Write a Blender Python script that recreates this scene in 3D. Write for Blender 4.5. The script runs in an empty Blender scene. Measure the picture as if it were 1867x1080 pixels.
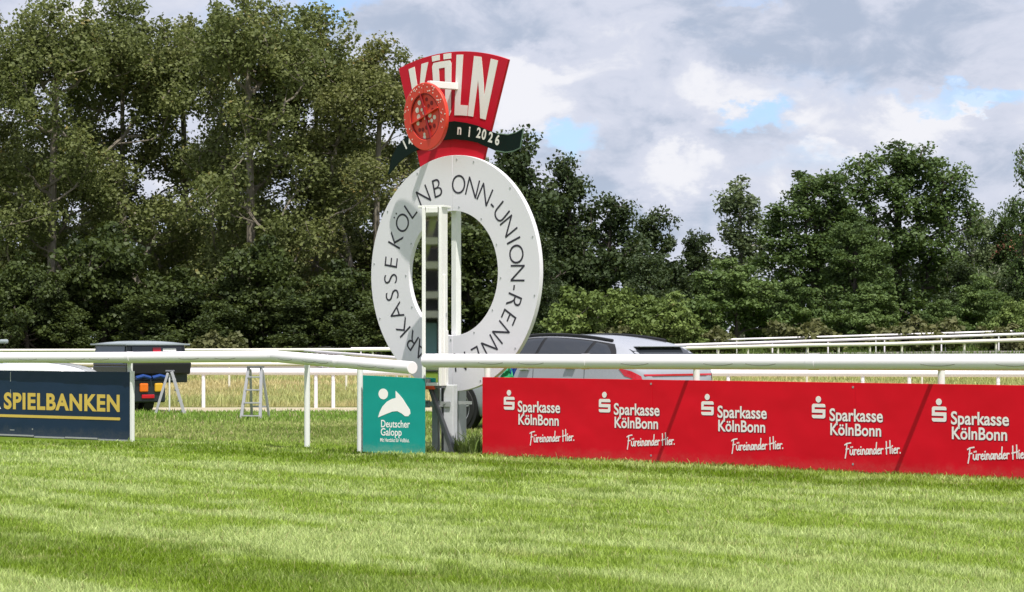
import bpy, math, random
import numpy as np
from mathutils import Vector, Matrix, Euler

R = math.radians
random.seed(7)
SC = bpy.context.scene
COL = SC.collection

# ---------------------------------------------------------------- camera, sky, sun, exposure
F = 4200.0 / 1867.0 * 36.0
EYE = 1.35
cd = bpy.data.cameras.new('camera'); cam = bpy.data.objects.new('camera', cd); COL.objects.link(cam)
cd.sensor_width = 36.0; cd.lens = F; cd.clip_end = 4000; cd.clip_start = 0.2
cd.shift_y = (618 - 540) / 1867.0
cam.location = (0, 0, EYE); cam.rotation_euler = (R(90), 0, 0)
SC.camera = cam
SUN = Vector((0.16, -0.494, 1.0)).normalized()
sl = bpy.data.lights.new('sun', 'SUN'); sl.energy = 4.4; sl.angle = R(0.6); sl.color = (1.0, 0.955, 0.88)
so = bpy.data.objects.new('sun', sl); COL.objects.link(so)
so.rotation_euler = SUN.to_track_quat('Z', 'Y').to_euler()
SC.view_settings.view_transform = 'Standard'
try: SC.view_settings.look = 'None'
except Exception: pass
SC.view_settings.exposure = 0.3
SC.view_settings.gamma = 1.0
SC.view_settings.use_curve_mapping = False
SC.cycles.max_bounces = 6
SC.cycles.transparent_max_bounces = 8


def PX(px, py, Z):
    return Vector(((px - 933.5) * Z / 4200.0, Z, EYE - (py - 618) * Z / 4200.0))


def skydir(px, py):
    return Vector(((px - 933.5) / 4200.0, 1.0, -(py - 618) / 4200.0)).normalized()


class NT:
    """small node-tree writer"""
    def __init__(self, tree): self.t = tree; self.n = tree.nodes; self.l = tree.links
    def add(self, kind, **kw):
        nd = self.n.new(kind)
        for k, v in kw.items(): setattr(nd, k, v)
        return nd
    def put(self, sock, v):
        if isinstance(v, bpy.types.NodeSocket): self.l.new(v, sock)
        elif isinstance(v, (tuple, list)) and len(v) == 3 and sock.type == 'RGBA': sock.default_value = (*v, 1)
        else: sock.default_value = v
    def math(self, op, a, b=0.5, c=None, clamp=False):
        nd = self.add('ShaderNodeMath', operation=op, use_clamp=clamp)
        self.put(nd.inputs[0], a); self.put(nd.inputs[1], b)
        if c is not None: self.put(nd.inputs[2], c)
        return nd.outputs[0]
    def vmath(self, op, a, b=(0, 0, 0)):
        nd = self.add('ShaderNodeVectorMath', operation=op)
        self.put(nd.inputs[0], a); self.put(nd.inputs[1], b)
        return nd.outputs['Value'] if op in ('DOT_PRODUCT', 'LENGTH') else nd.outputs[0]
    def noise(self, vec, scale, detail=4, rough=0.55, dist=0.0):
        nd = self.add('ShaderNodeTexNoise')
        self.put(nd.inputs['Vector'], vec); nd.inputs['Scale'].default_value = scale
        nd.inputs['Detail'].default_value = detail; nd.inputs['Roughness'].default_value = rough
        nd.inputs['Distortion'].default_value = dist
        return nd
    def smooth(self, v, a, b, lo=0.0, hi=1.0):
        nd = self.add('ShaderNodeMapRange', interpolation_type='SMOOTHSTEP')
        self.put(nd.inputs[0], v); nd.inputs[1].default_value = a; nd.inputs[2].default_value = b
        nd.inputs[3].default_value = lo; nd.inputs[4].default_value = hi
        return nd.outputs[0]
    def mix(self, f, a, b):
        nd = self.add('ShaderNodeMix', data_type='RGBA')
        self.put(nd.inputs[0], f); self.put(nd.inputs[6], a); self.put(nd.inputs[7], b)
        return nd.outputs[2]


def build_world():
    w = bpy.data.worlds.new('World'); SC.world = w; w.use_nodes = True
    N = NT(w.node_tree); N.n.clear()
    out = N.add('ShaderNodeOutputWorld')
    sky = N.add('ShaderNodeTexSky', sky_type='NISHITA', sun_disc=False)
    sky.sun_elevation = math.asin(SUN.z); sky.sun_rotation = math.atan2(SUN.x, SUN.y)
    sky.air_density = 1.0; sky.dust_density = 1.2
    bg1 = N.add('ShaderNodeBackground'); N.put(bg1.inputs[0], N.vmath('MULTIPLY', sky.outputs[0], (0.80, 0.95, 1.22))); bg1.inputs[1].default_value = 0.135
    d = N.add('ShaderNodeTexCoord').outputs['Generated']
    mp = N.add('ShaderNodeMapping'); N.put(mp.inputs[0], d); mp.inputs['Scale'].default_value = (1, 1, 1.7)
    v = mp.outputs[0]
    n1 = N.noise(v, 11.0, 7, 0.56, 0.5).outputs[0]
    n2 = N.noise(v, 30.0, 8, 0.6, 0.4).outputs[0]
    n3 = N.noise(N.vmath('ADD', v, (3.1, 1.7, 0.4)), 7.0, 5, 0.5, 0.4).outputs[0]
    wob = N.vmath('SCALE', N.vmath('SUBTRACT', N.noise(v, 45.0, 7, 0.6).outputs['Color'], (0.5, 0.5, 0.5)))
    wob.node.inputs['Scale'].default_value = 0.042

    dw = N.vmath('ADD', d, wob)

    def blob(px, py, rx, ry, wgt):
        c = skydir(px, py)
        q = N.vmath('SUBTRACT', dw, tuple(c))
        q = N.vmath('MULTIPLY', q, (4200.0 / rx, 0.3, 4200.0 / ry))
        l = N.vmath('LENGTH', q)
        return N.smooth(l, 1.0, 0.25, 0.0, wgt)

    def total(lst):
        s = None
        for b in lst:
            o = blob(*b); s = o if s is None else N.math('ADD', s, o)
        return s
    # clear-blue openings, dark undersides and sunlit heads of the clouds
    gaps = total([(1042, 252, 80, 52, .85), (1370, 212, 105, 32, .75), (1760, 182, 190, 36, .8), (640, 10, 160, 40, .6),
                  (1340, 0, 100, 22, .5), (1480, 300, 200, 40, .3)])
    dark = total([(1560, 70, 420, 120, .75), (860, 40, 300, 110, .7), (1180, 110, 260, 60, .35), (1330, 250, 260, 60, .35),
                  (1250, 390, 260, 70, .5), (1720, 310, 200, 90, .5), (1030, 330, 200, 60, .3)])
    light = total([(960, 170, 130, 130, .9), (1370, 150, 170, 80, .7), (1240, 320, 150, 90, .9), (1150, 130, 170, 60, .45),
                   (1775, 190, 50, 26, 1.1), (1500, 275, 90, 35, .7), (1680, 235, 130, 60, .6), (1180, 60, 160, 60, .4)])
    cover = N.smooth(N.math('SUBTRACT', N.math('ADD', N.math('MULTIPLY', n1, 0.6), N.math('MULTIPLY', n3, 0.5)),
                            N.math('MULTIPLY', gaps, 0.30)), 0.22, 0.50)
    tone = N.math('ADD', N.math('MULTIPLY', n2, 0.75), N.math('MULTIPLY', n1, 0.55))
    tone = N.math('ADD', tone, N.math('MULTIPLY', light, 0.27))
    tone = N.math('SUBTRACT', tone, N.math('MULTIPLY', dark, 0.24))
    t1 = N.smooth(tone, 0.42, 0.68)
    t2 = N.smooth(tone, 0.67, 0.88)
    c = N.mix(t1, (0.37, 0.425, 0.535), (0.56, 0.585, 0.68))
    c = N.mix(t2, c, (0.735, 0.735, 0.775))
    bg2 = N.add('ShaderNodeBackground'); N.put(bg2.inputs[0], c); bg2.inputs[1].default_value = 1.0
    ms = N.add('ShaderNodeMixShader'); N.put(ms.inputs[0], N.math('ADD', N.math('MULTIPLY', cover, 0.88), 0.10))
    N.l.new(bg1.outputs[0], ms.inputs[1]); N.l.new(bg2.outputs[0], ms.inputs[2]); N.l.new(ms.outputs[0], out.inputs[0])


build_world()

# ---------------------------------------------------------------- materials
MATS = {}


def mat(name, color, rough=0.6, metal=0.0, var=0.08, scale=6.0, spec=0.4, bump=0.0, bscale=60.0, dirt=None, coat=0.0):
    """principled paint / metal with noise variation; dirt = (colour, scale, threshold, softness, stretch)"""
    m = bpy.data.materials.new(name); m.use_nodes = True
    N = NT(m.node_tree); b = N.n['Principled BSDF']
    co = N.add('ShaderNodeTexCoord').outputs['Object']
    n = N.noise(co, scale, 5).outputs[0]
    c = N.mix(n, tuple(x * (1 - var) for x in color), tuple(min(1, x * (1 + var)) for x in color))
    if dirt:
        mp = N.add('ShaderNodeMapping'); N.put(mp.inputs[0], co); mp.inputs['Scale'].default_value = dirt[4]
        dn = N.noise(mp.outputs[0], dirt[1], 6, 0.65).outputs[0]
        c = N.mix(N.smooth(dn, dirt[2], dirt[2] + dirt[3], 0, 0.85), c, dirt[0])
    N.put(b.inputs['Base Color'], c)
    N.put(b.inputs['Roughness'], N.math('ADD', N.math('MULTIPLY', n, 0.16), rough - 0.08))
    b.inputs['Metallic'].default_value = metal
    b.inputs['Specular IOR Level'].default_value = spec
    if coat: b.inputs['Coat Weight'].default_value = coat; b.inputs['Coat Roughness'].default_value = 0.06
    if bump:
        bn = N.noise(co, bscale, 4).outputs[0]
        bp = N.add('ShaderNodeBump'); bp.inputs['Strength'].default_value = bump; bp.inputs['Distance'].default_value = 0.01
        N.put(bp.inputs['Height'], bn); N.put(b.inputs['Normal'], bp.outputs[0])
    MATS[name] = m
    return m


def leaf_mat(name, ca, cb, cc=None, trans=0.3):
    """two-tone leaves: tint attribute per leaf, large patches by position"""
    m = bpy.data.materials.new(name); m.use_nodes = True
    N = NT(m.node_tree); b = N.n['Principled BSDF']; out = N.n['Material Output']
    t = N.add('ShaderNodeAttribute', attribute_name='tint').outputs['Fac']
    p = N.add('ShaderNodeNewGeometry').outputs['Position']
    n = N.noise(p, 0.33, 3).outputs[0]
    f = N.math('ADD', N.math('MULTIPLY', t, 0.75), N.math('MULTIPLY', N.smooth(n, 0.35, 0.65), 0.35), clamp=True)
    c = N.mix(f, ca, cb)
    if cc: c = N.mix(N.smooth(t, 0.93, 0.98), c, cc)
    N.put(b.inputs['Base Color'], c)
    b.inputs['Roughness'].default_value = 0.55; b.inputs['Specular IOR Level'].default_value = 0.25
    tr = N.add('ShaderNodeBsdfTranslucent'); N.put(tr.inputs[0], N.mix(0.35, c, (0.16, 0.2, 0.02)))
    ms = N.add('ShaderNodeMixShader'); ms.inputs[0].default_value = trans
    N.l.new(b.outputs[0], ms.inputs[1]); N.l.new(tr.outputs[0], ms.inputs[2]); N.l.new(ms.outputs[0], out.inputs[0])
    MATS[name] = m
    return m


def blade_mat(name, trans=0.35):
    m = bpy.data.materials.new(name); m.use_nodes = True
    N = NT(m.node_tree); b = N.n['Principled BSDF']; out = N.n['Material Output']
    c = N.add('ShaderNodeAttribute', attribute_name='col').outputs['Color']
    N.put(b.inputs['Base Color'], c)
    b.inputs['Roughness'].default_value = 0.5; b.inputs['Specular IOR Level'].default_value = 0.3
    tr = N.add('ShaderNodeBsdfTranslucent'); N.put(tr.inputs[0], c)
    ms = N.add('ShaderNodeMixShader'); ms.inputs[0].default_value = trans
    N.l.new(b.outputs[0], ms.inputs[1]); N.l.new(tr.outputs[0], ms.inputs[2]); N.l.new(ms.outputs[0], out.inputs[0])
    MATS[name] = m
    return m


mat('rail white', (0.87, 0.83, 0.87), 0.38, var=0.03, scale=3, dirt=((0.40, 0.41, 0.36), 5.0, 0.68, 0.12, (0.6, 3, 3)))
mat('rail cream', (0.74, 0.71, 0.62), 0.45, var=0.06, scale=2, dirt=((0.40, 0.38, 0.30), 3.0, 0.6, 0.15, (0.6, 3, 3)))
mat('post white', (0.80, 0.80, 0.79), 0.45, var=0.05, dirt=((0.42, 0.40, 0.33), 4.0, 0.62, 0.15, (2, 2, 0.7)))
mat('sign white', (0.745, 0.725, 0.775), 0.5, var=0.035, scale=1.6, bump=0.04, bscale=14, dirt=((0.50, 0.49, 0.46), 6.0, 0.68, 0.12, (2.5, 1, 0.5)))
mat('white box', (0.83, 0.82, 0.80), 0.5, var=0.05, dirt=((0.45, 0.42, 0.38), 7.0, 0.64, 0.1, (3, 3, 0.4)))
mat('ring lettering', (0.025, 0.022, 0.035), 0.5)
mat('hat red', (0.52, 0.008, 0.024), 0.45, var=0.12, scale=2.2, spec=0.2, dirt=((0.60, 0.10, 0.10), 9.0, 0.70, 0.06, (1, 1, 1)))
mat('hat white', (0.78, 0.76, 0.72), 0.5, var=0.04)
mat('disc red', (0.76, 0.055, 0.032), 0.4, var=0.08, scale=4)
mat('disc dark', (0.24, 0.010, 0.014), 0.6)
mat('dot white', (0.80, 0.74, 0.68), 0.5)
mat('ribbon green', (0.005, 0.014, 0.011), 0.6, var=0.2, spec=0.12)
mat('ribbon edge', (0.10, 0.16, 0.11), 0.5)
mat('galvanised', (0.42, 0.43, 0.44), 0.5, metal=0.55, var=0.15, scale=14)
mat('dark steel', (0.17, 0.175, 0.19), 0.5, metal=0.4, var=0.2)
mat('weathered wood', (0.56, 0.57, 0.60), 0.8, var=0.12, scale=9, bump=0.15, bscale=30, dirt=((0.30, 0.27, 0.24), 8.0, 0.6, 0.12, (4, 4, 0.5)))
mat('orange lamp', (0.70, 0.09, 0.03), 0.35)
mat('board red', (0.70, 0.004, 0.018), 0.45, var=0.05, scale=1.1, spec=0.18, dirt=((0.62, 0.13, 0.12), 12.0, 0.735, 0.04, (1, 1, 1.6)))
mat('board navy', (0.011, 0.030, 0.066), 0.45, var=0.12, scale=1.5, spec=0.25, dirt=((0.09, 0.10, 0.11), 5.0, 0.66, 0.14, (1, 1, 2)))
mat('board teal', (0.008, 0.29, 0.255), 0.45, var=0.06, scale=1.5, spec=0.25, dirt=((0.2, 0.42, 0.38), 10.0, 0.74, 0.04, (1, 1, 1)))
mat('print white', (0.90, 0.86, 0.87), 0.5, var=0.02)
mat('print gold', (0.66, 0.47, 0.09), 0.42, var=0.12, scale=3)
mat('print shadow', (0.26, 0.004, 0.03), 0.5)
mat('aluminium', (0.46, 0.46, 0.48), 0.45, metal=0.4, var=0.1, scale=20)
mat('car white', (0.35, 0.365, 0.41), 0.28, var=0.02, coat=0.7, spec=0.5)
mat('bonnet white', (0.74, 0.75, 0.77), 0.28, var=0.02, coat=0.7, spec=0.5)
mat('car dark', (0.020, 0.026, 0.034), 0.3, coat=0.4)
mat('car trim', (0.012, 0.012, 0.013), 0.5)
mat('car glass', (0.022, 0.026, 0.034), 0.07, spec=0.8, var=0.02)
mat('cab glass', (0.07, 0.10, 0.16), 0.12, spec=0.7, var=0.1)
mat('tail red', (0.55, 0.010, 0.025), 0.15, coat=0.6)
mat('tail clear', (0.75, 0.70, 0.68), 0.2)
mat('chrome', (0.75, 0.75, 0.76), 0.2, metal=0.9)
mat('tyre', (0.018, 0.018, 0.018), 0.8)
mat('roof grey', (0.30, 0.34, 0.37), 0.4, coat=0.2)
mat('lamp orange', (0.80, 0.17, 0.012), 0.2, coat=.5)
mat('lamp yellow', (0.70, 0.40, 0.03), 0.2, coat=.5)
mat('tarp blue', (0.02, 0.06, 0.24), 0.3)
mat('flag green', (0.03, 0.33, 0.14), 0.6)
mat('flag blue', (0.02, 0.07, 0.33), 0.6)
mat('bark grey', (0.19, 0.165, 0.13), 0.85, var=0.3, scale=1.2, bump=0.3, bscale=4, dirt=((0.33, 0.31, 0.25), 1.6, 0.55, 0.15, (1, 1, 0.5)))
mat('bark dark', (0.06, 0.05, 0.042), 0.9, var=0.25, scale=2)
mat('bark pale', (0.40, 0.37, 0.33), 0.85, var=0.25, scale=2)
mat('house wall', (0.55, 0.50, 0.42), 0.85)
mat('house roof', (0.30, 0.10, 0.06), 0.8, var=0.2, scale=1.5)
mat('window dark', (0.03, 0.035, 0.04), 0.15)
mat('stand concrete', (0.58, 0.54, 0.45), 0.85, var=0.12)
mat('stand dark', (0.11, 0.11, 0.12), 0.8)
mat('stand glass', (0.16, 0.30, 0.31), 0.2)
mat('rub mark', (0.20, 0.20, 0.18), 0.7)
mat('flower white', (0.8, 0.8, 0.75), 0.6)

def dusty(name, dust, top, amount):
    """dried splashes along the lower edge of a board and a faint ripple of the sheet"""
    m = MATS[name]; N = NT(m.node_tree); b = N.n['Principled BSDF']
    src = b.inputs['Base Color'].links[0].from_socket
    co = N.add('ShaderNodeTexCoord').outputs['Object']
    z = N.add('ShaderNodeSeparateXYZ'); N.put(z.inputs[0], co)
    n = N.noise(co, 7.0, 6, 0.7).outputs[0]; n2 = N.noise(co, 40.0, 4, 0.7).outputs[0]
    f = N.smooth(N.math('SUBTRACT', z.outputs[2], N.math('MULTIPLY', n, top)), 0.02, -0.10, 0, 1)
    f = N.math('MULTIPLY', f, N.smooth(n2, 0.3, 0.7, 0.35, 1.0))
    N.put(b.inputs['Base Color'], N.mix(N.math('MULTIPLY', f, amount), src, dust))
    r = N.noise(co, 2.2, 2, 0.4).outputs[0]
    bp = N.add('ShaderNodeBump'); bp.inputs['Strength'].default_value = 0.35; bp.inputs['Distance'].default_value = 0.05
    N.put(bp.inputs['Height'], r); N.put(b.inputs['Normal'], bp.outputs[0])


dusty('board red', (0.52, 0.13, 0.11), 0.26, 0.32)
dusty('board navy', (0.09, 0.095, 0.10), 0.32, 0.4)
dusty('board teal', (0.22, 0.36, 0.28), 0.25, 0.5)

m = bpy.data.materials.new('mirror glass'); m.use_nodes = True
_b = m.node_tree.nodes['Principled BSDF']; _b.inputs['Base Color'].default_value = (0.82, 0.85, 0.84, 1)
_b.inputs['Metallic'].default_value = 1.0; _b.inputs['Roughness'].default_value = 0.015
MATS['mirror glass'] = m

leaf_mat('leaf plane', (0.092, 0.120, 0.040), (0.222, 0.248, 0.090), (0.25, 0.21, 0.07), 0.38)
leaf_mat('leaf plane warm', (0.104, 0.126, 0.042), (0.245, 0.255, 0.094), (0.28, 0.21, 0.07), 0.38)
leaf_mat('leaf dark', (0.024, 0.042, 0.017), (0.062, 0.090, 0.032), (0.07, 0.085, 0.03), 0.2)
leaf_mat('leaf under', (0.012, 0.024, 0.008), (0.085, 0.115, 0.030), (0.10, 0.13, 0.035), 0.22)  # near-black tone paints shaded gaps of the undergrowth, yellow-green its lit clumps
leaf_mat('leaf mid', (0.056, 0.100, 0.028), (0.155, 0.225, 0.066), (0.13, 0.17, 0.05), 0.3)
leaf_mat('leaf robinia', (0.042, 0.078, 0.024), (0.120, 0.180, 0.054), None, 0.3)
leaf_mat('leaf olive', (0.080, 0.125, 0.030), (0.205, 0.275, 0.075), (0.22, 0.22, 0.08), 0.3)
leaf_mat('leaf birch', (0.08, 0.115, 0.055), (0.19, 0.235, 0.12), None, 0.3)
leaf_mat('leaf tan', (0.07, 0.085, 0.030), (0.17, 0.17, 0.07), None, 0.25)
blade_mat('grass blade')
blade_mat('straw blade', 0.25)


# ---------------------------------------------------------------- mesh helpers
class MB:
    def __init__(self): self.v = []; self.f = []
    def add(self, vs, fs):
        k = len(self.v); self.v += [Vector(p) for p in vs]; self.f += [tuple(i + k for i in f) for f in fs]; return self
    def box(self, c, s, rz=0.0, M=None):
        hx, hy, hz = s[0] / 2, s[1] / 2, s[2] / 2
        vs = [Vector((x * hx, y * hy, z * hz)) for x in (-1, 1) for y in (-1, 1) for z in (-1, 1)]
        if M is None: M = Matrix.Rotation(rz, 3, 'Z')
        vs = [M @ p + Vector(c) for p in vs]
        return self.add(vs, [(0, 1, 3, 2), (4, 6, 7, 5), (0, 4, 5, 1), (2, 3, 7, 6), (0, 2, 6, 4), (1, 5, 7, 3)])
    def bar(self, a, b, w, h, up=(0, 0, 1)):
        a, b = Vector(a), Vector(b); d = b - a; L = d.length; d.normalize(); u = Vector(up)
        if abs(d.dot(u)) > 0.98: u = Vector((0, 1, 0))
        s = d.cross(u).normalized(); u = s.cross(d)
        M = Matrix((d, s, u)).transposed()
        return self.box((a + b) / 2, (L, w, h), M=M)
    def tube(self, pts, r, seg=12, caps=True):
        pts = [Vector(p) for p in pts]; n = len(pts); rs = r if isinstance(r, (list, tuple, np.ndarray)) else [r] * n
        k = len(self.v); ref = None
        for i, p in enumerate(pts):
            t = (pts[min(i + 1, n - 1)] - pts[max(i - 1, 0)]).normalized()
            if ref is None:
                ref = Vector((0, 0, 1)) if abs(t.z) < 0.9 else Vector((1, 0, 0))
            a = (ref - t * ref.dot(t)).normalized(); b = t.cross(a); ref = a
            for j in range(seg):
                q = 2 * math.pi * j / seg
                self.v.append(p + (a * math.cos(q) + b * math.sin(q)) * rs[i])
        for i in range(n - 1):
            for j in range(seg):
                j2 = (j + 1) % seg
                self.f.append((k + i * seg + j, k + i * seg + j2, k + (i + 1) * seg + j2, k + (i + 1) * seg + j))
        if caps:
            self.f.append(tuple(k + j for j in range(seg))[::-1]); self.f.append(tuple(k + (n - 1) * seg + j for j in range(seg)))
        return self
    def prism(self, poly, y0, y1):
        """polygon in local x,z pushed from y0 to y1"""
        n = len(poly)
        vs = [(p[0], y0, p[1]) for p in poly] + [(p[0], y1, p[1]) for p in poly]
        fs = [tuple(range(n)), tuple(range(2 * n - 1, n - 1, -1))]
        fs += [(i, i + n, (i + 1) % n + n, (i + 1) % n) for i in range(n)]
        return self.add(vs, fs)
    def sector(self, cx, cz, r0, r1, a0, a1, y0, y1, n=40):
        """annular sector in x,z; angle clockwise from up"""
        vs = []; fs = []
        for i in range(n + 1):
            a = a0 + (a1 - a0) * i / n
            for r in (r0, r1):
                for y in (y0, y1):
                    vs.append((cx + r * math.sin(a), y, cz + r * math.cos(a)))
        for i in range(n):
            k = 4 * i
            fs += [(k, k + 2, k + 6, k + 4), (k + 1, k + 5, k + 7, k + 3), (k, k + 4, k + 5, k + 1), (k + 2, k + 3, k + 7, k + 6)]
        fs += [(0, 1, 3, 2), (4 * n, 4 * n + 2, 4 * n + 3, 4 * n + 1)]
        return self.add(vs, fs)
    def disc(self, c, r, y0, y1, n=28):
        return self.prism([(c[0] + r * math.cos(2 * math.pi * i / n), c[1] + r * math.sin(2 * math.pi * i / n)) for i in range(n)], y0, y1)
    def grid(self, P):
        """P[i][j] points"""
        k = len(self.v); ni, nj = len(P), len(P[0])
        for row in P: self.v += [Vector(p) for p in row]
        for i in range(ni - 1):
            for j in range(nj - 1):
                self.f.append((k + i * nj + j, k + (i + 1) * nj + j, k + (i + 1) * nj + j + 1, k + i * nj + j + 1))
        return self
    def build(self, name, material, parent=None, smooth=False, bevel=0.0, fix=True):
        me = bpy.data.meshes.new(name); me.from_pydata([tuple(p) for p in self.v], [], self.f)
        if fix:
            import bmesh
            bm = bmesh.new(); bm.from_mesh(me); bmesh.ops.recalc_face_normals(bm, faces=bm.faces); bm.to_mesh(me); bm.free()
        me.materials.append(MATS[material])
        if smooth:
            me.polygons.foreach_set('use_smooth', [True] * len(me.polygons))
            try: me.set_sharp_from_angle(angle=R(40))
            except Exception: pass
        o = bpy.data.objects.new(name, me); COL.objects.link(o)
        if parent: o.parent = parent
        if bevel:
            b = o.modifiers.new('bevel', 'BEVEL'); b.width = bevel; b.segments = 2; b.limit_method = 'ANGLE'
        return o


def tag(o, label=None, cat=None, group=None, kind=None):
    for k, v in (('label', label), ('category', cat), ('group', group), ('kind', kind)):
        if v: o[k] = v
    return o


def thing(name, label, cat, loc=(0, 0, 0), rz=0.0, group=None):
    o = bpy.data.objects.new(name, None); COL.objects.link(o)
    o.location = loc; o.rotation_euler = (0, 0, rz); o.empty_display_size = 0.1
    return tag(o, label, cat, group)


def text_data(s, size=1.0, bold=0.0, spacing=1.0, extrude=0.0):
    c = bpy.data.curves.new('text', 'FONT'); c.body = s; c.size = size; c.offset = bold; c.space_character = spacing
    c.extrude = extrude; c.resolution_u = 5; c.fill_mode = 'FRONT' if extrude == 0 else 'BOTH'
    o = bpy.data.objects.new('text', c); COL.objects.link(o)
    dg = bpy.context.evaluated_depsgraph_get(); dg.update()
    me = o.evaluated_get(dg).to_mesh()
    vs = [Vector(v.co) for v in me.vertices]; fs = [tuple(p.vertices) for p in me.polygons]
    o.evaluated_get(dg).to_mesh_clear()
    bpy.data.objects.remove(o); bpy.data.curves.remove(c)
    return vs, fs


def put_text(mb, s, x0, x1, z0, z1, y, bold=0.0, rise=0.0, shear=0.0, spacing=1.0, th=0.002):
    """flat lettering on the x,z plane filling the box x0..x1, z0..z1 (cap height), front facing -y"""
    vs, fs = text_data(s, 1.0, bold, spacing)
    cv, _ = text_data('H', 1.0, bold)
    cap = max(p.y for p in cv); base = min(p.y for p in cv)
    a = min(p.x for p in vs); b = max(p.x for p in vs)
    out = []
    for p in vs:
        zz = (p.y - base) / (cap - base) * (z1 - z0); xx = (p.x - a) / (b - a) * (x1 - x0)
        out.append((x0 + xx + shear * zz, y, z0 + zz + rise * xx))
    mb.add(out, fs)


def smoothstep(a, b, x):
    t = np.clip((x - a) / (b - a), 0, 1); return t * t * (3 - 2 * t)


def ground_z(x, y):
    return smoothstep(60, 160, y) * (0.35 + 0.012 * np.clip(x, -70, 90))


def gz(x, y): return float(ground_z(np.float64(x), np.float64(y)))


def vnoise(x, y, seed=0):
    """2-D value noise for numpy arrays"""
    xi = np.floor(x).astype(np.int64); yi = np.floor(y).astype(np.int64)
    fx = x - xi; fy = y - yi; fx = fx * fx * (3 - 2 * fx); fy = fy * fy * (3 - 2 * fy)
    def h(a, b):
        n = (a * 374761393 + b * 668265263 + seed * 974634777) & 0x7fffffff
        n = ((n ^ (n >> 13)) * 1274126177) & 0x7fffffff
        return ((n ^ (n >> 16)) & 0xffff) / 65535.0
    return (h(xi, yi) * (1 - fx) + h(xi + 1, yi) * fx) * (1 - fy) + (h(xi, yi + 1) * (1 - fx) + h(xi + 1, yi + 1) * fx) * fy


# the running line of the near rail: origin, along, toward camera
FO = Vector((-0.34, 26.75, 0)); FA = R(-42)
FB = Vector((math.cos(FA), math.sin(FA), 0)); FN = Vector((math.sin(FA), -math.cos(FA), 0))


# ---------------------------------------------------------------- the ground
def ground_mat(name, ca, cb, cc, scale, stripes=False):
    m = bpy.data.materials.new(name); m.use_nodes = True
    N = NT(m.node_tree); b = N.n['Principled BSDF']
    p = N.add('ShaderNodeNewGeometry').outputs['Position']
    n = N.noise(p, scale, 6, 0.65).outputs[0]; n2 = N.noise(p, scale * 14, 4, 0.7).outputs[0]
    c = N.mix(N.smooth(n, 0.3, 0.7), ca, cb); c = N.mix(N.smooth(n2, 0.45, 0.75), c, cc)
    N.put(b.inputs['Base Color'], c); b.inputs['Roughness'].default_value = 0.9; b.inputs['Specular IOR Level'].default_value = 0.1
    bp = N.add('ShaderNodeBump'); bp.inputs['Strength'].default_value = 0.6; bp.inputs['Distance'].default_value = 0.03
    N.put(bp.inputs['Height'], n2); N.put(b.inputs['Normal'], bp.outputs[0])
    MATS[name] = m


ground_mat('turf soil', (0.085, 0.15, 0.010), (0.12, 0.18, 0.018), (0.14, 0.18, 0.03), 0.6)
ground_mat('meadow soil', (0.24, 0.22, 0.085), (0.33, 0.28, 0.13), (0.20, 0.22, 0.07), 0.25)
ground_mat('sand', (0.42, 0.36, 0.26), (0.50, 0.43, 0.32), (0.30, 0.29, 0.17), 0.8)
ground_mat('grey sand', (0.20, 0.18, 0.17), (0.26, 0.24, 0.22), (0.17, 0.16, 0.14), 0.3)


def sheet(name, xs, ys, m, dz=0.0):
    P = [[(x, y, gz(x, y) + dz) for y in ys] for x in xs]
    o = MB().grid(P).build(name, m, smooth=True)
    return tag(o, kind='structure')


_xs = [-1500, -600, -250, -150, -100] + list(range(-80, 101, 10)) + [130, 200, 350, 700, 1500]
_ys = [-400, -100, -30, 0, 20, 40, 60] + list(range(70, 165, 6)) + [170, 200, 260, 400, 800, 2000]
sheet('turf', _xs, _ys, 'turf soil')
sheet('straw_meadow', list(range(-60, 61, 6)), [45.6, 50, 56, 60, 66, 72, 78, 84], 'meadow soil', 0.006)
sheet('sand_path', list(range(-60, 61, 6)), [42.3, 43.4, 45.0], 'sand', 0.01)
sheet('sand_track', list(range(-60, 91, 6)), [88, 92, 96, 100, 104], 'grey sand', 0.02)
sheet('far_track', list(range(-60, 91, 6)), [126, 130, 134, 138], 'grey sand', 0.02)


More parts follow.
